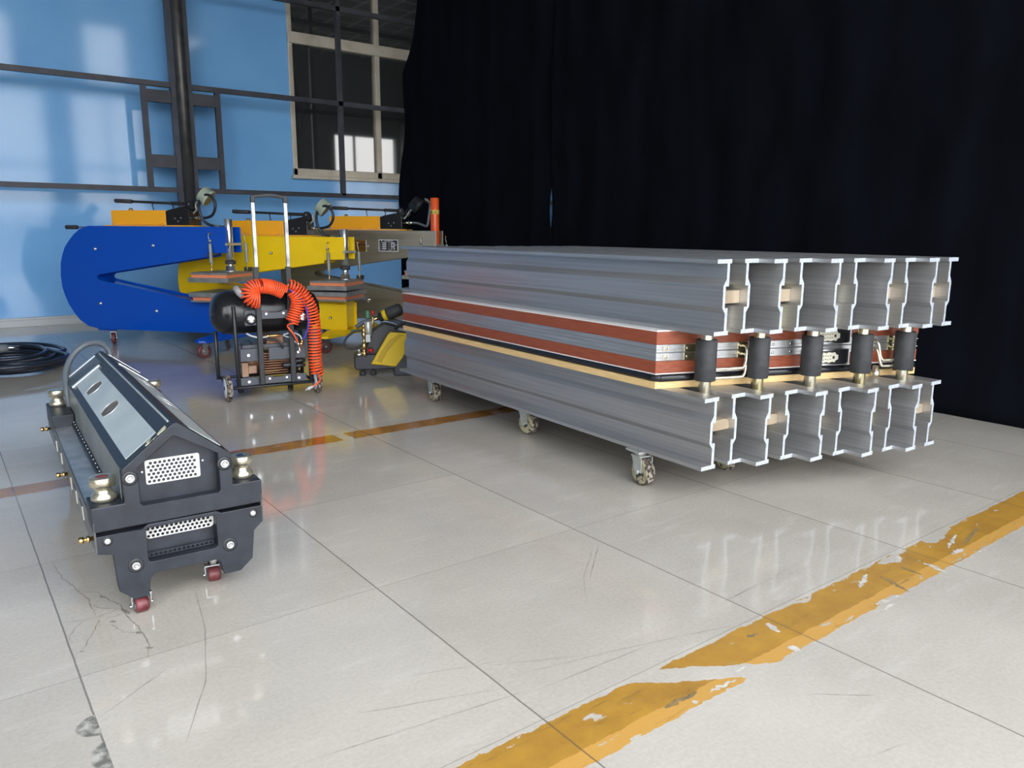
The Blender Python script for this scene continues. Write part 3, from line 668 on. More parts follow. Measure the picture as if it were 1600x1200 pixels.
# casters, small dark red wheels
def small_caster(parent, x, y, z_top, r, w, ang, m=red_wheel, name='caster', hubm=steel):
    c, s = math.cos(ang), math.sin(ang); A = Vector((c, s, 0)); T = Vector((-s, c, 0)); o = Vector((x, y, r))-T*(r*.35); Z = Vector((0, 0, 1))
    f = MB().obox(Vector((x, y, z_top-.002)), A, T, Z, w*(1.2 if w < .034 else .75), w*(1.2 if w < .034 else .62), .002)
    f.obox(Vector((x, y, 0))-T*(r*.15)+Z*(min(z_top-.006, 2*r+.006)), A, T, Z, w*.72, r*.5, .0018)
    f.cyl(Vector((x, y, min(z_top-.006, 2*r+.006))), Vector((x, y, z_top-.001)), w*.45, 12)
    top = min(z_top-.006, 2*r+.006)
    for k_ in (-1, 1):
        f.prism([(-r*.25, 0), (r*.25, 0), (r*.6, top-r), (-r*.3, top-r)], -.0013, .0013, mp=lambda a, b, cc, k_=k_: o+T*a+A*(k_*w*.70+cc)+Z*b)
        f.cyl(o+A*(k_*w*.70), o+A*(k_*(w*.70+.006)), r*.22, 8)
    fk = f.build(name, hubm, parent)
    MB().lathe(o-A*(w/2), A, [(0, r*.8), (w*.12, r*.98), (w*.25, r), (w*.75, r), (w*.88, r*.98), (w, r*.8)], 24).build('wheel', m, fk)
    MB().lathe(o-A*(w/2+.001), A, [(0, r*.55), (w+.002, r*.55)], 18).build('wheel_hub', hubm, fk)
for x, y, a in ((-.125, .030, 0.1), (.098, .12, -.15), (-.12, LN-.12, .3), (.12, LN-.12, .2)):
    small_caster(SP, x, y, .098 if y > .1 else .058, .0225, .036, a)
# thick grey cable looping over the far end
cab = MB().tube(smoothpath([(-.150, LN-.13, .33), (-.152, LN-.12, .40), (-.145, LN-.07, .47), (-.11, LN-.03, .535), (-.055, LN-.01, .575), (.0, LN+.01, .575), (.035, LN+.02, .54), (.04, LN+.012, .48), (.04, LN-.002, .45)], 8), .0125, 12).build('power_cable', hose_grey, SP)
# ================================================================== three C-frame spot presses against the far wall
# local frame: x = along the arm (nose at 0, throat towards -x), y = through the thickness (0 near plate), z up
def arc(cx, cz, r, a0, a1, n): return [(cx+r*math.cos(math.radians(a0+(a1-a0)*i/n)), cz+r*math.sin(math.radians(a0+(a1-a0)*i/n))) for i in range(n+1)]
def caster_part(parent, x, y, z_top, r, w, ang, m=red_wheel):
    small_caster(parent, x, y, z_top, r, w, ang, m)
def c_frame(loc, top, label, paint, vs=1.0, cyl='chrome', dplate=0.0, zlow=None):
    T = thing('spot_press', loc, -50, label, 'press', None)
    zt = lambda z: .155+(z-.155)*(top-.155)/(1.09-.155)
    out = [(0, 1.09), (-1.40, 1.095)]+[(-1.50, 1.065), (-1.565, 1.02), (-1.62, .968), (-1.68, .90), (-1.715, .83), (-1.742, .75), (-1.755, .64), (-1.752, .54), (-1.73, .455), (-1.70, .378), (-1.65, .30), (-1.595, .235), (-1.51, .18), (-1.40, .158), (-1.32, .155),
          (0, .155), (0, .415), (-.32, .425), (-.345, .440), (-1.34, .607), (-1.362, .622), (-1.362, .640), (-1.34, .657), (-.207, .829), (-.200, .862), (0, .868)]
    out = [(a, zt(b)) for a, b in out]
    TH = .23
    for y0 in (0, TH-.014): MB().prism(out, y0, y0+.014).build('side_plate', paint, T, bevel=.002)
    core = [(-.16, 1.075), (-1.39, 1.08), (-1.49, 1.05), (-1.60, .965), (-1.69, .83), (-1.735, .64), (-1.73, .54), (-1.68, .38), (-1.58, .245), (-1.40, .172), (-.02, .172), (-.02, .405), (-.34, .418), (-1.355, .597), (-1.385, .630), (-1.355, .666), (-.23, .840), (-.16, .872)]
    MB().prism([(a, zt(b)) for a, b in core], .014, TH-.014).build('web', paint, T)
    for s, z in ((-1.35, .889), (-.740, .924), (-.165, .968), (-1.35, .393), (-.76, .339), (-.165, .275)):
        MB().lathe((s, 0, zt(z)), (0, -1, 0), [(0, .017), (.004, .017), (.006, .012), (.014, .011), (.017, .006)], 16).build('bolt', chrome, T)
    # cylinder at the nose, with clamp bar
    cx, cy = -.050, TH/2
    if cyl == 'chrome':
        MB().lathe((cx, cy, zt(.80)), (0, 0, 1), [(0, .030), (.003, .034), (top+.070-zt(.80)-.004, .036), (top+.070-zt(.80), .032)], 28).build('hydraulic_cylinder', soft_chrome, T)
        MB().lathe((cx, cy, top-.005), (-1, 0, 0), [(0, .02), (.075, .02)], 12).build('inlet_port', steel, T)
    else:
        cyo = MB().lathe((cx, cy, zt(.80)), (0, 0, 1), [(0, .042), (.003, .045), (top+.330-zt(.80)-.006, .045), (top+.330-zt(.80), .040)], 28).build('hydraulic_cylinder', cyl_orange, T)
        MB().lathe((cx, cy, top+.165), (0, 0, 1), [(0, .0455), (.045, .0455)], 28).build('label_band', mat('band_yellow', srgb(240, 200, 90), .4), cyo)
        for da in (-2.5, -2.2, -1.9, -1.3, -1.0):
            MB().obox(Vector((cx, cy, top+.188))+Vector((math.cos(da), math.sin(da), 0))*.046, Vector((-math.sin(da), math.cos(da), 0)), Vector((math.cos(da), math.sin(da), 0)), Vector((0, 0, 1)), .004, .0006, .012).build('label_mark', black, cyo)
    MB().box(-.012, .006, -.012, TH+.012, zt(.93), zt(.93)+.022).build('clamp_bar', galv, T, bevel=.002)
    zc = dplate
    zu = zc+.700
    MB().lathe((cx, cy, zu+.02), (0, 0, 1), [(0, .028), (zt(.80)-zu-.02, .028)], 20).build('ram', soft_chrome, T)
    MB().lathe((cx, cy, zt(.80)-.035), (0, 0, 1), [(0, .040), (.004, .046), (.028, .046), (.033, .038)], 24).build('lock_ring', rubber, T)
    MB().lathe((cx, cy, zu), (0, 0, 1), [(0, .062), (.012, .060), (.014, .044), (.05, .042), (.052, .034)], 28).build('ram_foot', soft_chrome, T)
    # platens
    x0, x1, y0, y1 = -.335, .06, -.115, .345
    up_ = MB().box(x0+.02, x1-.02, y0+.02, y1-.02, zu-.018, zu).build('upper_platen', platem, T, bevel=.002)
    MB().box(x0+.025, x1-.025, y0+.025, y1-.025, zu-.046, zu-.0182).build('insulation_board', salmon, up_)
    MB().box(x0, x1, y0, y1, zu-.086, zu-.0465).build('heater_plate', platem, up_, bevel=.002)
    MB().box(x1-.06, x1-.01, y1-.10, y1-.04, zu+.0005, zu+.035).build('terminal_box', rubber, up_)
    zl = zc+.440 if zlow is None else zlow
    # carrier for the lower platen is the lower arm itself
    lw = MB().box(x0+.01, x1-.01, y0+.01, y1-.01, zl, zl+.016).build('lower_platen', platem, T, bevel=.002)
    MB().box(x0+.025, x1-.025, y0+.025, y1-.025, zl+.0162, zl+.046).build('insulation_board', salmon, lw)
    MB().box(x0, x1, y0, y1, zl+.0465, zl+.086).build('heater_plate', platem, lw, bevel=.002)
    sk_ = MB().lathe((x1-.05, y1-.02, zl-.012), (1, 0, 0), [(0, .010), (.05, .010), (.052, .016), (.09, .016), (.094, .010)], 12).build('cable_socket', chrome, lw)
    MB().box(-.31, -.01, .03, TH-.03, zt(.405), zl).build('platen_seat', paint, T)
    # return springs with hooks
    for sx_, sy_ in ((-.145, -.030), (.030, TH+.020)):
        za, zb = zt(1.035), zu+.03
        sp_ = []
        for i in range(150):
            t_ = i/149; a = t_*2*PI*22; z = zb+.05+(za-.09-zb-.05)*t_; sp_.append((sx_+.0125*math.cos(a), sy_+.0125*math.sin(a), z))
        MB().tube(sp_, .0042, 5).tube([(sx_, sy_, zb), (sx_, sy_, zb+.05)], .004, 6).tube([(sx_, sy_, za-.09), (sx_-.006, sy_, za-.05), (sx_-.014, sy_, za-.03), (sx_-.008, sy_, za-.008), (sx_, sy_+.01, za)], .003, 6).build('return_spring', galv, T)
        yy = sorted((sy_, 0.005 if sy_ < 0 else TH-.005)); MB().cyl((sx_, yy[0]-.008, za), (sx_, yy[1], za), .006, 8).build('spring_pin', brass, T)
        MB().cyl((sx_, sy_, zu-.004), (sx_, sy_, zb+.012), .006, 8).build('spring_stud', brass, T)
    # push handle at the back
    MB().cyl((-1.36, TH*.3, zt(1.082)), (-1.60, TH*.3, zt(1.082)), .010, 10).build('push_bar', steel, T)
    MB().cyl((-1.58, TH*.3, zt(1.082)), (-1.70, TH*.3, zt(1.082)), .020, 14).build('push_grip', rubber, T)
    # foot plate with two casters at the nose, one caster at the back
    MB().prism([(-.10, -.40), (-.075, -.45), (-.02, -.47), (.03, -.45), (.05, -.40), (.12, -.02), (.12, TH+.02), (.05, .60), (.0, .66), (-.06, .65), (-.10, .60), (-.17, TH+.02), (-.17, -.02)], .134, .1545, mp=lambda a, b, c: (a, b, c)).build('foot_plate', paint, T, bevel=.002)
    caster_part(T, -.01, -.385, .134, .056, .034, -.62)
    caster_part(T, -.01, .575, .134, .056, .034, -.5)
    MB().box(-1.42, -1.26, .02, .21, .140, .156).build('rear_pad', paint, T)
    caster_part(T, -1.335, .115, .140, .056, .034, .58)
    return T
def hand_pump(loc, label, gm, hose, frame):
    # lies on top of a frame; same local axes as the frame, z from its own base
    P = thing('hand_pump', loc, -50, label, 'pump', 'hand pumps on the spot presses')
    MB().box(-1.25, -.33, .02, .21, 0, .010).build('base_plate', tank_orange, P, bevel=.001)
    tk = MB().box(-1.19, -.625, .05, .185, .012, .142).build('oil_tank', tank_orange, P, bevel=.004)
    for x in (-1.16, -.66): MB().cyl((x, .04, .010), (x, .04, .024), .010, 8).build('screw', brass, tk)
    MB().lathe((-1.03, .115, .142), (0, 0, 1), [(0, .020), (.012, .020), (.013, .014), (.020, .014)], 8).build('filler_cap', brass, tk)
    blk = MB().prism([(-.625, .012), (-.385, .012), (-.385, .14), (-.40, .155), (-.44, .175), (-.52, .160), (-.58, .148), (-.625, .135)], .05, .185).build('valve_block', gloss_black, P, bevel=.004)
    MB().prism([(-.45, .15), (-.37, .15), (-.38, .20), (-.40, .225), (-.43, .225), (-.46, .20)], .10, .13).build('pivot_bracket', black, blk)
    for x, z in ((-.47, .075), (-.53, .070), (-.50, .045)): MB().lathe((x, .05, z), (0, -1, 0), [(0, .010), (.006, .008)], 8).build('plug', steel, blk)
    h = MB().cyl((-1.03, .115, .222), (-.58, .115, .203), .0115, 12).build('handle', black, P)
    MB().cyl((-1.185, .115, .228), (-1.01, .115, .221), .019, 14).build('grip', rubber, h)
    MB().bar((-.60, .115, .204), (-.40, .115, .196), .030, .032).build('handle_socket', black, h, bevel=.003)
    MB().lathe((-.415, .097, .197), (0, -1, 0), [(0, .011), (.006, .009)], 10).build('pivot_pin', steel, h)
    MB().tube(smoothpath([(-.79, .115, .142), (-.80, .115, .19), (-.79, .115, .205)], 4), .005, 8).tube(smoothpath([(-.60, .115, .142), (-.585, .115, .17), (-.60, .115, .195)], 4), .005, 8).build('handle_rest', black, P)
    # gauge on a bent neck with a ring valve
    ax_ = Vector((.74, .16, -.62)).normalized(); c = Vector((-.255, .115, .268))
    MB().tube(smoothpath([(-.39, .115, .115), (-.35, .115, .15), (-.325, .115, .19), c-Vector((.03, 0, .055))], 5), .009, 8).build('gauge_neck', galv, P)
    rg_ = []
    for i in range(20): a = 2*PI*i/20; rg_.append((-.338+.022*math.cos(a), .112, .178+.034*math.sin(a)))
    MB().tube(rg_, .007, 6, closed=True).build('valve_ring', black if gm is black else galv, P)
    gg = MB().lathe(c-ax_*.042, ax_, [(0, .062), (.006, .073), (.070, .073), (.072, .078), (.086, .078), (.088, .070)], 32).build('gauge', gm, P)
    MB().lathe(c+ax_*.0465, ax_, [(0, .068), (.001, .066)], 28).build('gauge_face', gauge_face, gg)
    MB().cyl((-.385, .10, .075), (-.33, .10, .075), .012, 6).cyl((-.33, .10, .075), (-.29, .10, .076), .018, 6).build('hose_fitting', chrome, P)
    hs = MB().tube(smoothpath(hose, 8), .0125, 10).build('hydraulic_hose', hose_grey if gm is black else cable_m, P)
    e_ = Vector(hose[-1]); d_ = (e_-Vector(hose[-2])).normalized()
    MB().lathe(e_-d_*.02, d_, [(0, .016), (.03, .018), (.032, .022), (.055, .022), (.057, .014), (.075, .012)], 6, smooth=False).build('hose_fitting', chrome, P)
    return P
import_loop = [(-.29, .10, .076), (-.24, .09, .078), (-.17, .07, .10), (-.125, .05, .155), (-.125, .05, .215), (-.165, .05, .265), (-.225, .06, .270), (-.285, .07, .225), (-.305, .08, .15), (-.285, .09, .07), (-.245, .10, .025), (-.19, .112, .005), (-.165, .115, .0)]
e50 = Vector((.64278761, -.76604444, 0)); n50 = Vector((.76604444, .64278761, 0))
blue_nose = Vector((1.268, 7.963, 0))+e50*1.330
yel_nose = Vector((3.0706, 6.6073, 0))
gry_nose = Vector((4.165, 6.79, 0))
c_frame(tuple(blue_nose), 1.092, 'blue C frame spot press on casters, largest and nearest the left edge', blue_paint)
c_frame(tuple(yel_nose), 1.008, 'yellow C frame spot press with chrome cylinder, standing behind the air compressor', yellow_paint, dplate=-.085, zlow=.428)
G = c_frame(tuple(gry_nose), 1.068, 'bare metal C frame spot press with orange cylinder, beside the black cloth', stainless, cyl='orange', dplate=-.03)
hand_pump(tuple(blue_nose+Vector((0, 0, 1.094))), 'yellow hand pump with pale gauge, on top of the blue spot press', gauge_m, import_loop, None)
hand_pump(tuple(yel_nose+Vector((0, 0, 1.012))), 'yellow hand pump with pale gauge, on top of the yellow spot press', gauge_m, import_loop, None)
hand_pump(tuple(gry_nose+Vector((0, 0, 1.072))), 'yellow hand pump with black gauge, on top of the bare metal press', black,
          [(-.29, .10, .076), (-.24, .10, .074), (-.19, .09, .06), (-.145, .085, .045), (-.12, .085, .055), (-.105, .09, .14), (-.095, .10, .23), (-.10, .115, .275), (-.118, .115, .282)][:-1]+[(-.112, .115, .284)], None)
# plates riveted to the bare metal press
px, pz = -.517, .917
npm = MB().box(px-.104, px+.104, -.0035, 0, pz-.058, pz+.058).build('name_plate', black, G, bevel=.001)
b_ = MB().prism([(px-.106, pz-.060), (px+.106, pz-.060), (px+.106, pz+.060), (px-.106, pz+.060)], -.006, -.0035, holes=[[(px-.098, pz-.053), (px-.098, pz+.053), (px+.098, pz+.053), (px+.098, pz-.053)]])
b_.build('plate_border', white_trim, npm)
b_ = MB()
for i in range(4):
    z = pz+.026-i*.0195
    b_.box(px-.066, px-.022, -.0045, -.0035, z-.0055, z+.0055)
    if i in (0, 2): b_.box(px+.027, px+.072, -.0045, -.0035, z-.0055, z+.0055)
    elif i == 1: b_.box(px+.027, px+.044, -.0045, -.0035, z-.0055, z+.0055).box(px+.050, px+.084, -.0045, -.0035, z-.0055, z+.0055)
    else: b_.box(px+.030, px+.044, -.0045, -.0035, z-.0055, z+.0055).box(px+.056, px+.072, -.0045, -.0035, z-.0055, z+.0055)
    for q in range(3): b_.box(px-.092+q*.007, px-.087+q*.007, -.0045, -.0035, z-.002, z+.002).box(px-.004+q*.007, px+.001+q*.007, -.0045, -.0035, z-.002, z+.002)
for q in range(9): b_.box(px-.045+q*.011, px-.037+q*.011, -.0045, -.0035, pz+.041, pz+.046)
for q in (-6, -4, 0, 1, 2, 5): b_.box(px+q*.012, px+q*.012+.007, -.0045, -.0035, pz-.047, pz-.043)
b_.lathe((px-.072, -.0035, pz+.044), (0, -1, 0), [(0, .006), (.001, .006)], 10)
tag(b_.build('plate_lettering', white_trim, npm), kind='stuff')
bp = MB().box(-.885, -.765, -.003, 0, .853, .967).build('maker_plate', mat('brown_plate', srgb(120, 82, 26), .35, .3), G, bevel=.001)
MB().box(-.766, -.762, -.005, 0, .850, .970).build('plate_edge', white_trim, bp)
b_ = MB()
for i in range(4): b_.box(-.872+i*.026, -.853+i*.026, -.0038, -.003, .915, .936)
for i in range(7): b_.box(-.872+i*.0145, -.862+i*.0145, -.0038, -.003, .885, .892)
tag(b_.build('plate_lettering', mat('plate_ink', srgb(62, 40, 16), .5), bp), kind='stuff')
# ================================================================== small wheeled air compressor
AC = thing('air_compressor', (1.461, 4.891, 0), -7.5, 'black wheeled air compressor with tall pull handle, in front of the blue press', 'air compressor')
MB().lathe((-.078, .13, .548), (1, 0, 0), [(0, .03), (.012, .075), (.035, .110), (.07, .132), (.11, .139), (.585, .139), (.625, .132), (.66, .110), (.683, .075), (.695, .03)], 40).build('air_tank', gloss_black, AC)
sm_ = MB()
for x in (.05, .53): sm_.lathe((x, .13, .548), (1, 0, 0), [(0, .1395), (.004, .1415), (.010, .1395)], 40, cap=False)
for x, nm in ((.148, 'gauge_port'), (.474, 'gauge_port')):
    p_ = MB().box(x-.042, x+.042, -.028, .02, .475, .575).build('port_block', panel_grey if x < .2 else gloss_black, AC, bevel=.004)
    MB().lathe((x-.006, -.028, .517), (0, -1, 0), [(0, .036), (.012, .034), (.016, .026)], 24).build('port_ring', black, p_)
    MB().lathe((x-.006, -.040, .517), (0, -1, 0), [(0, .024), (.010, .022), (.012, .012)], 8, smooth=False).build('hex_plug', chrome, p_)
# tubular frame
f = MB(); r = .0125
for pts in ([(.045, -.01, .60), (.048, -.01, .09), (.05, -.01, .075)], [(-.035, .24, .42), (-.035, .235, .10)], [(.515, .24, .42), (.515, .235, .10)], [(.51, -.01, .55), (.512, -.01, .075)]):
    f.cyl(pts[0], pts[-1], r, 14)
f.cyl((.0, -.02, .080), (.545, -.02, .080), .0095, 12).cyl((-.035, .24, .11), (.515, .24, .11), .0095, 12)
for x in (-.0, .52): f.cyl((x, -.01, .085), (x-.02, .25, .11), .0095, 12)
f.build('tube_frame', black, AC)
# motor and crankcase behind plates
mt = MB().lathe((.09, .13, .225), (1, 0, 0), [(0, .07), (.01, .085), (.13, .085), (.14, .07), (.24, .07), (.25, .088), (.36, .088), (.37, .07)], 28).build('motor', bronze, AC)
fn = MB()
for i in range(9): fn.box(.21, .37, .02, .05, .150+i*.016, .157+i*.016)
tag(fn.build('cooling_fins', bronze, mt), kind='stuff')
MB().box(.075, .115, -.004, .06, .145, .235).box(.115, .165, -.010, .02, .165, .215).build('bracket', noisy('cast_bronze', srgb(176, 142, 118), srgb(150, 118, 96), 12), mt, bevel=.003)
for nm, x0, x1, z0, z1 in (('upper_plate', .070, .185, .245, .325), ('upper_plate', .245, .395, .245, .325), ('upper_plate', .40, .485, .245, .325), ('lower_plate', .060, .185, .088, .140), ('lower_plate', .40, .480, .088, .140)):
    p_ = MB().box(x0, x1, -.012, .0, z0, z1).build(nm, panel_grey, AC, bevel=.002)
    if x0 != .245: MB().lathe(((x0+x1)/2-.01, -.012, (z0+z1)/2), (0, -1, 0), [(0, .010), (.005, .009)], 10).build('screw', chrome, p_)
MB().box(.07, .49, .02, .10, .325, .345).build('top_bar', panel_grey, AC); MB().box(.07, .49, .0, .26, .078, .088).build('tray', panel_grey, AC)
MB().box(.24, .35, .02, .12, .345, .40).build('cylinder_head', bronze, AC, bevel=.004)
sw = MB().cyl((.325, -.03, .205), (.39, -.03, .208), .019, 14)
sw.build('capacitor', black, AC)
for z in (.228, .196): MB().cyl((.405, -.03, z), (.47, -.03, z+.004), .012, 12).build('cable_gland', black, AC)
MB().cyl((.398, -.03, .211), (.41, -.03, .211), .016, 12).build('cable_ring', mat('blue_ring', srgb(40, 70, 160), .4), AC)
# pull handle
tubem = noisy('worn_chrome', (.50, .50, .52), (.22, .22, .24), 22, (.2, .45), 1.0, (1, 1, .5))
for x in (.190, .388): MB().box(x-.016, x+.016, -.052, -.025, .095, .84).build('handle_sleeve', black, AC, bevel=.003)
for x in (.193, .391): MB().box(x-.011, x+.011, -.048, -.029, .84, 1.235).build('handle_tube', tubem, AC, bevel=.002)
g_ = [(.180, 1.235), (.180, 1.268), (.187, 1.278), (.215, 1.281), (.292, 1.292), (.37, 1.281), (.397, 1.278), (.404, 1.268), (.404, 1.235), (.378, 1.235), (.378, 1.262), (.292, 1.270), (.206, 1.262), (.206, 1.235)]
MB().prism(g_, -.054, -.022).build('grip', noisy('grip_black', srgb(50, 52, 56), srgb(60, 62, 66), 5), AC, bevel=.004)
for z0 in (.515, .098):
    p_ = MB().prism([(.206, z0), (.372, z0), (.372, z0+.052), (.345, z0+.050), (.32, z0+.040), (.26, z0+.040), (.235, z0+.050), (.206, z0+.052)], -.044, -.030).build('cross_bracket', panel_grey, AC, bevel=.002)
    for x in (.235, .343): MB().lathe((x, -.044, z0+.032), (0, -1, 0), [(0, .008), (.005, .007)], 10).build('screw', chrome, p_)
# wheels with white rims
for x in (-.020, .548):
    w_ = MB().lathe((x-.017, -.015, .085), (1, 0, 0), [(0, .058), (.001, .074), (.007, .084), (.028, .084), (.034, .074), (.035, .058)], 36).build('wheel', tread, AC)
    MB().lathe((x-.0195, -.015, .085), (1, 0, 0), [(0, .018), (.001, .062), (.040, .062), (.041, .018)], 30).build('wheel_rim', rim_white, w_)
    MB().lathe((x-.023, -.015, .085), (1, 0, 0), [(0, .008), (.002, .013), (.045, .013), (.047, .008)], 14).build('wheel_hub', black, w_)
MB().cyl((-.02, -.015, .085), (.548, -.015, .085), .007, 10).build('axle', black, AC)
for x in (.10, .43): MB().cyl((x, .235, 0.0), (x, .235, .105), .018, 14).build('rubber_foot', rubber, AC)
# short tubes
MB().tube(smoothpath([(.12, .02, .42), (.15, -.01, .405), (.20, -.02, .395), (.26, -.02, .402)], 6), .007, 8).build('air_pipe', clear_tube, AC)
MB().tube(smoothpath([(.34, -.02, .405), (.40, -.03, .415), (.44, -.05, .395), (.452, -.06, .36)], 6), .005, 8).tube(smoothpath([(.34, -.02, .40), (.385, -.04, .38), (.42, -.055, .345)], 6), .004, 8).build('air_pipe', clear_tube, AC)
MB().cyl((.235, -.02, .402), (.255, -.02, .402), .010, 6).cyl((.255, -.02, .402), (.325, -.02, .404), .007, 8).build('air_fitting', brass, AC)
MB().tube(smoothpath([(.22, .0, .38), (.29, -.02, .375), (.32, -.03, .35), (.33, -.03, .318)], 6), .008, 8).build('wiring', black, AC)
MB().tube(smoothpath([(.08, .0, .33), (.09, -.01, .37), (.13, 0, .375), (.15, .03, .345)], 6), .004, 6).build('wiring', black, AC)
MB().lathe((.452, -.062, .372), (-.35, -.1, -.9), [(0, .007), (.012, .010), (.02, .010), (.022, .013), (.036, .013), (.038, .009), (.06, .009), (.062, .006), (.075, .005)], 12).build('quick_coupler', brass, AC)
MB().tube(smoothpath([(.372, -.07, .700), (.405, -.085, .680), (.445, -.095, .640), (.475, -.10, .575), (.488, -.095, .50), (.478, -.08, .42), (.456, -.062, .375)], 8), .0055, 8).build('violet_hose', violet_hose, AC)
# orange spiral hose draped over the tank and handle
HO = thing('coiled_air_hose', (1.461, 4.891, 0), -7.5, 'bright orange coiled air hose draped over the tank and handle of the compressor', 'air hose')
def helix(spine, R, turns, r, per=14, fan=None):
    sp = smoothpath(spine, 24); n = len(sp); cum = [0]
    for i in range(1, n): cum.append(cum[-1]+(sp[i]-sp[i-1]).length)
    tot = cum[-1]; N = turns*per; pts = []; j = 0
    t0 = (sp[1]-sp[0]).normalized(); nx = basis(t0)[0]
    for k_ in range(N+1):
        s_ = tot*k_/N
        while j < n-2 and cum[j+1] < s_: j += 1
        f_ = (s_-cum[j])/max(1e-9, cum[j+1]-cum[j]); p = sp[j].lerp(sp[j+1], f_); t = (sp[min(j+2, n-1)]-sp[max(0, j-1)]).normalized()
        nx = (nx-t*nx.dot(t)).normalized(); ny = t.cross(nx); a = 2*PI*k_/per
        RR = R(s_/tot) if callable(R) else R
        pts.append(p+(nx*math.cos(a)+ny*math.sin(a))*RR)
    return pts
Y_ = -.098
c1 = helix([(.185, Y_, .640), (.150, Y_, .648), (.128, Y_, .672), (.132, Y_, .705), (.160, Y_, .722), (.195, Y_, .728)], lambda t: .052-.010*t, 13, .0055)
c2 = helix([(.195, Y_, .728), (.25, Y_+.01, .722), (.30, Y_+.01, .706), (.345, Y_+.01, .682)], .043, 13, .0055)
c3 = helix([(.40, Y_, .690), (.425, Y_, .650), (.425, Y_, .600), (.405, Y_, .545), (.380, Y_, .490)], lambda t: .043-.004*t, 13, .0055)
c3 += [Vector(p) for p in smoothpath([c3[-1], (.352, Y_, .470), (.385, Y_, .420), (.412, Y_+.02, .372), (.418, Y_+.02, .352)], 6)][1:]
c4 = helix([(.372, Y_+.03, .735), (.42, Y_+.03, .715), (.465, Y_+.03, .675), (.50, Y_+.02, .615), (.522, Y_+.02, .54), (.530, Y_+.02, .44), (.528, Y_+.02, .33), (.526, Y_+.02, .22), (.535, Y_+.02, .135)], lambda t: .030+.008*min(1, t*2), 34, .0055)
c4 += [Vector(p) for p in smoothpath([c4[-1], (.545, Y_, .10), (.52, Y_, .078), (.495, Y_, .062)], 6)][1:]
for c_ in (c1, c2, c3, c4): MB().tube(c_, .0058, 7).build('hose_coil', orange_hose, HO)
MB().lathe((.497, Y_, .063), (-.85, 0, -.35), [(0, .006), (.01, .009), (.022, .009), (.024, .012), (.036, .012), (.038, .006), (.055, .005)], 12).build('quick_coupler', white_trim, HO)
MB().lathe((.418, Y_+.02, .358), (.15, 0, -.9), [(0, .008), (.02, .008), (.022, .006), (.05, .006), (.052, .008), (.066, .006)], 10).build('hose_tail', steel, HO)
MB().lathe((.085, Y_+.03, .70), (-.5, 0, -.3), [(0, .040), (.012, .042), (.03, .036), (.035, .02)], 18).build('clear_wrap', mat('clear_film', (.7, .7, .72), .15, 0, **{'Transmission Weight': .6}), HO)
# ================================================================== motor pump unit behind the beams' far end
PP = thing('electric_pump', (2.750, 5.080, 0), -25, 'black pump unit with yellow slanted cover, at the far left end of the beams', 'pump')
# local: x right, y away, z up
MB().prism([(-.30, .050), (.085, .050), (.10, .075), (.10, .14), (.05, .155), (-.27, .165), (-.31, .14), (-.31, .07)], -.03, .22).build('base_tray', mat('pump_base', srgb(42, 46, 56), .45), PP, bevel=.008)
MB().box(-.02, .125, -.05, .20, .0, .155).build('reservoir', mat('pump_tank', srgb(58, 62, 72), .45), PP, bevel=.008)
for x in (-.25, -.17): MB().lathe((x, .02, .0), (0, 0, 1), [(0, .024), (.03, .024), (.035, .012), (.052, .012)], 16).build('rubber_foot', rubber, PP)
MB().prism([(-.24, .15), (.08, .15), (.10, .33), (.02, .36), (-.08, .385), (-.17, .33), (-.22, .22)], .02, .19).build('motor_housing', mat('pump_body', srgb(36, 39, 46), .4), PP, bevel=.01)
shr = MB().prism([(-.19, .095), (-.008, .070), (.045, .135), (.080, .215), (.086, .30), (.078, .322), (-.040, .330), (-.058, .318)], -.058, -.012).build('yellow_cover', yellow_plastic, PP, bevel=.008)
MB().prism([(-.150, .120), (-.115, .105), (-.07, .19), (.0, .27), (.055, .31), (.02, .318), (-.05, .27), (-.11, .195)], -.062, -.057).build('cover_groove', mat('yellow_groove', srgb(196, 164, 26), .45), shr, bevel=.002)
MB().lathe((-.165, -.058, .118), (0, -1, 0), [(0, .012), (.005, .010)], 12).build('cover_screw', yellow_plastic, shr)
MB().tube(smoothpath([(-.29, .05, .36), (-.22, .05, .40), (-.12, .05, .425), (-.02, .05, .41), (.07, .05, .375)], 8), .016, 12).build('carry_handle', hose_grey, PP)
fl = MB().lathe((-.125, -.01, .435), Vector((.86, -.1, .34)), [(0, .020), (.008, .036), (.040, .038), (.045, .038)], 24).build('filter', black, PP)
MB().lathe(Vector((-.125, -.01, .435))+Vector((.86, -.1, .34)).normalized()*.036, Vector((.86, -.1, .34)), [(0, .040), (.030, .042)], 24).build('filter_ring', yellow_plastic, fl)
MB().lathe(Vector((-.125, -.01, .435))+Vector((.86, -.1, .34)).normalized()*.068, Vector((.86, -.1, .34)), [(0, .042), (.004, .046), (.10, .046), (.118, .036), (.122, .015)], 24).build('filter_cap', rubber, fl)
MB().cyl((-.165, -.01, .42), (-.125, -.01, .435), .012, 10).cyl((-.165, -.01, .37), (-.165, -.01, .44), .008, 8).build('air_fitting', brass, fl)
MB().box(-.215, -.190, -.02, .01, .435, .490).build('valve_handle', green_m, PP, bevel=.004)
MB().lathe((-.165, -.01, .455), (0, 0, 1), [(0, .010), (.03, .012), (.035, .004)], 10).build('red_knob', red_m, PP)
rg = MB().lathe((-.235, -.03, .155), (0, 0, 1), [(0, .020), (.03, .020), (.034, .014), (.055, .014), (.06, .022), (.095, .022), (.10, .012), (.14, .012), (.145, .018), (.175, .018), (.18, .010), (.215, .010), (.22, .014), (.235, .012)], 10).build('manifold', brass, PP)
MB().box(-.222, -.188, -.062, -.045, .262, .318).build('pressure_tag', white_trim, rg, bevel=.002)
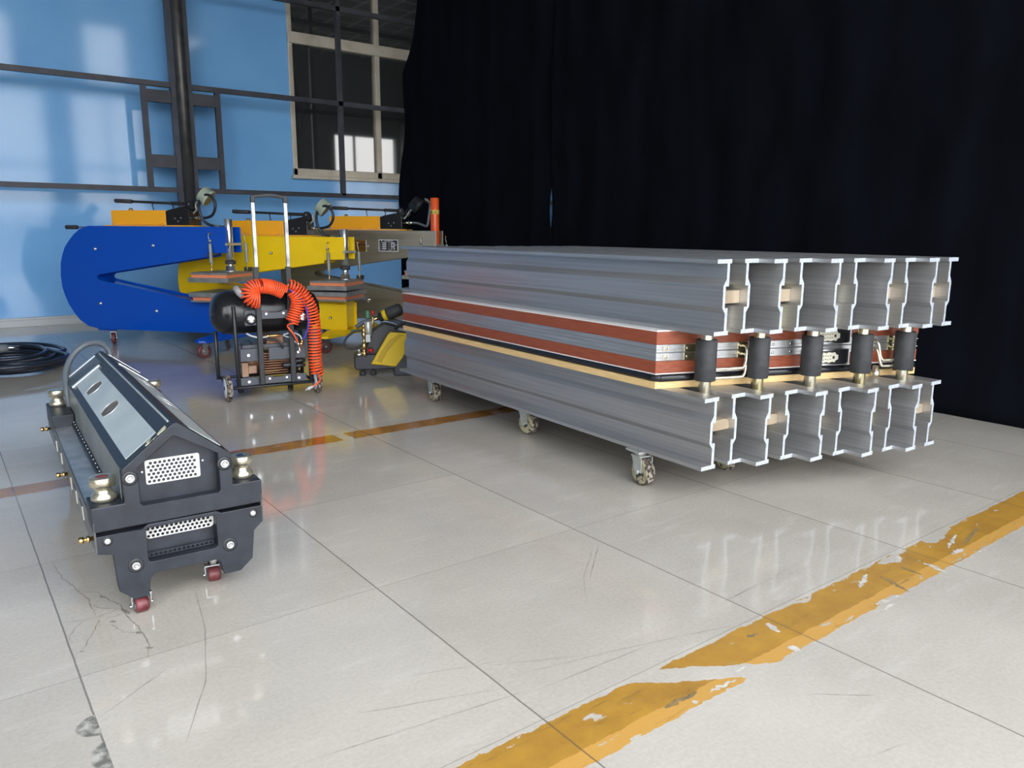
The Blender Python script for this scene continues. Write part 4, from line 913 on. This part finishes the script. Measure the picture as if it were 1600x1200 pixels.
MB().lathe((-.205, -.035, .195), (1, -.3, 0), [(0, .012), (.012, .014), (.02, .018), (.034, .016)], 12).build('red_plug', red_m, rg)
MB().cyl((-.285, -.04, .165), (-.245, -.03, .175), .012, 8).cyl((-.27, -.04, .175), (-.275, -.05, .21), .010, 8).build('coupling', chrome, rg)
MB().tube(smoothpath([(-.245, -.02, .345), (-.31, -.03, .335), (-.365, -.03, .285), (-.375, -.03, .235), (-.335, -.03, .212), (-.28, -.03, .222), (-.245, -.02, .24)], 8), .0085, 10).build('black_hose', rubber, PP)
MB().box(-.325, -.290, -.02, .0, .335, .350).build('lever', green_m, PP, bevel=.003)
MB().cyl((-.20, .0, .30), (-.20, .0, .41), .030, 16).build('regulator', galv, PP)
MB().tube(smoothpath([(.0, .02, .35), (.04, -.01, .385), (.10, .0, .41), (.13, .02, .36)], 6), .011, 8).build('power_lead', rubber, PP)

# ================================================================== cable coil and its plug at the left edge
CO = thing('cable_coil', (.475, 7.17, 0), 0, 'dark round coil of thick cable lying on the floor at the left edge', 'cable')
rnd = random.Random(11); pts = []
for k_ in range(7):
    R0 = .50+.035*k_*(1 if k_ % 2 else -.3); dx, dy = rnd.uniform(-.04, .04), rnd.uniform(-.05, .05); z = .016+.014*k_
    for i in range(40):
        a = 2*PI*i/40; w1 = i/40
        pts.append((dx+R0*.62*math.cos(a)*(1+.04*math.sin(3*a+k_)), dy+R0*1.05*math.sin(a)*(1+.03*math.cos(2*a+k_)), z+.014*w1))
MB().tube(smoothpath(pts[::3], 3), .0165, 10).build('cable', cable_m, CO)
cp = thing('cable_plug', (.30, 6.92, .13), 12, 'grey heavy duty cable plug lying on the dark coil of cable', 'plug')
MB().lathe((-.20, 0, .045), (1, 0, 0), [(0, .040), (.01, .052), (.13, .052), (.14, .060), (.19, .060), (.21, .044), (.30, .030), (.33, .026)], 20).build('plug_body', plastic_grey, cp)
MB().cyl((.13, 0, .045), (.21, 0, .040), .016, 14).build('cable_gland', steel, cp)
MB().tube(smoothpath([(-.12, .0, .09), (-.11, .02, .20), (-.17, .05, .33), (-.32, .08, .42), (-.55, .12, .42), (-.8, .2, .2), (-1.0, .2, -.115)], 8), .027, 12).build('cable', cable_m, cp)
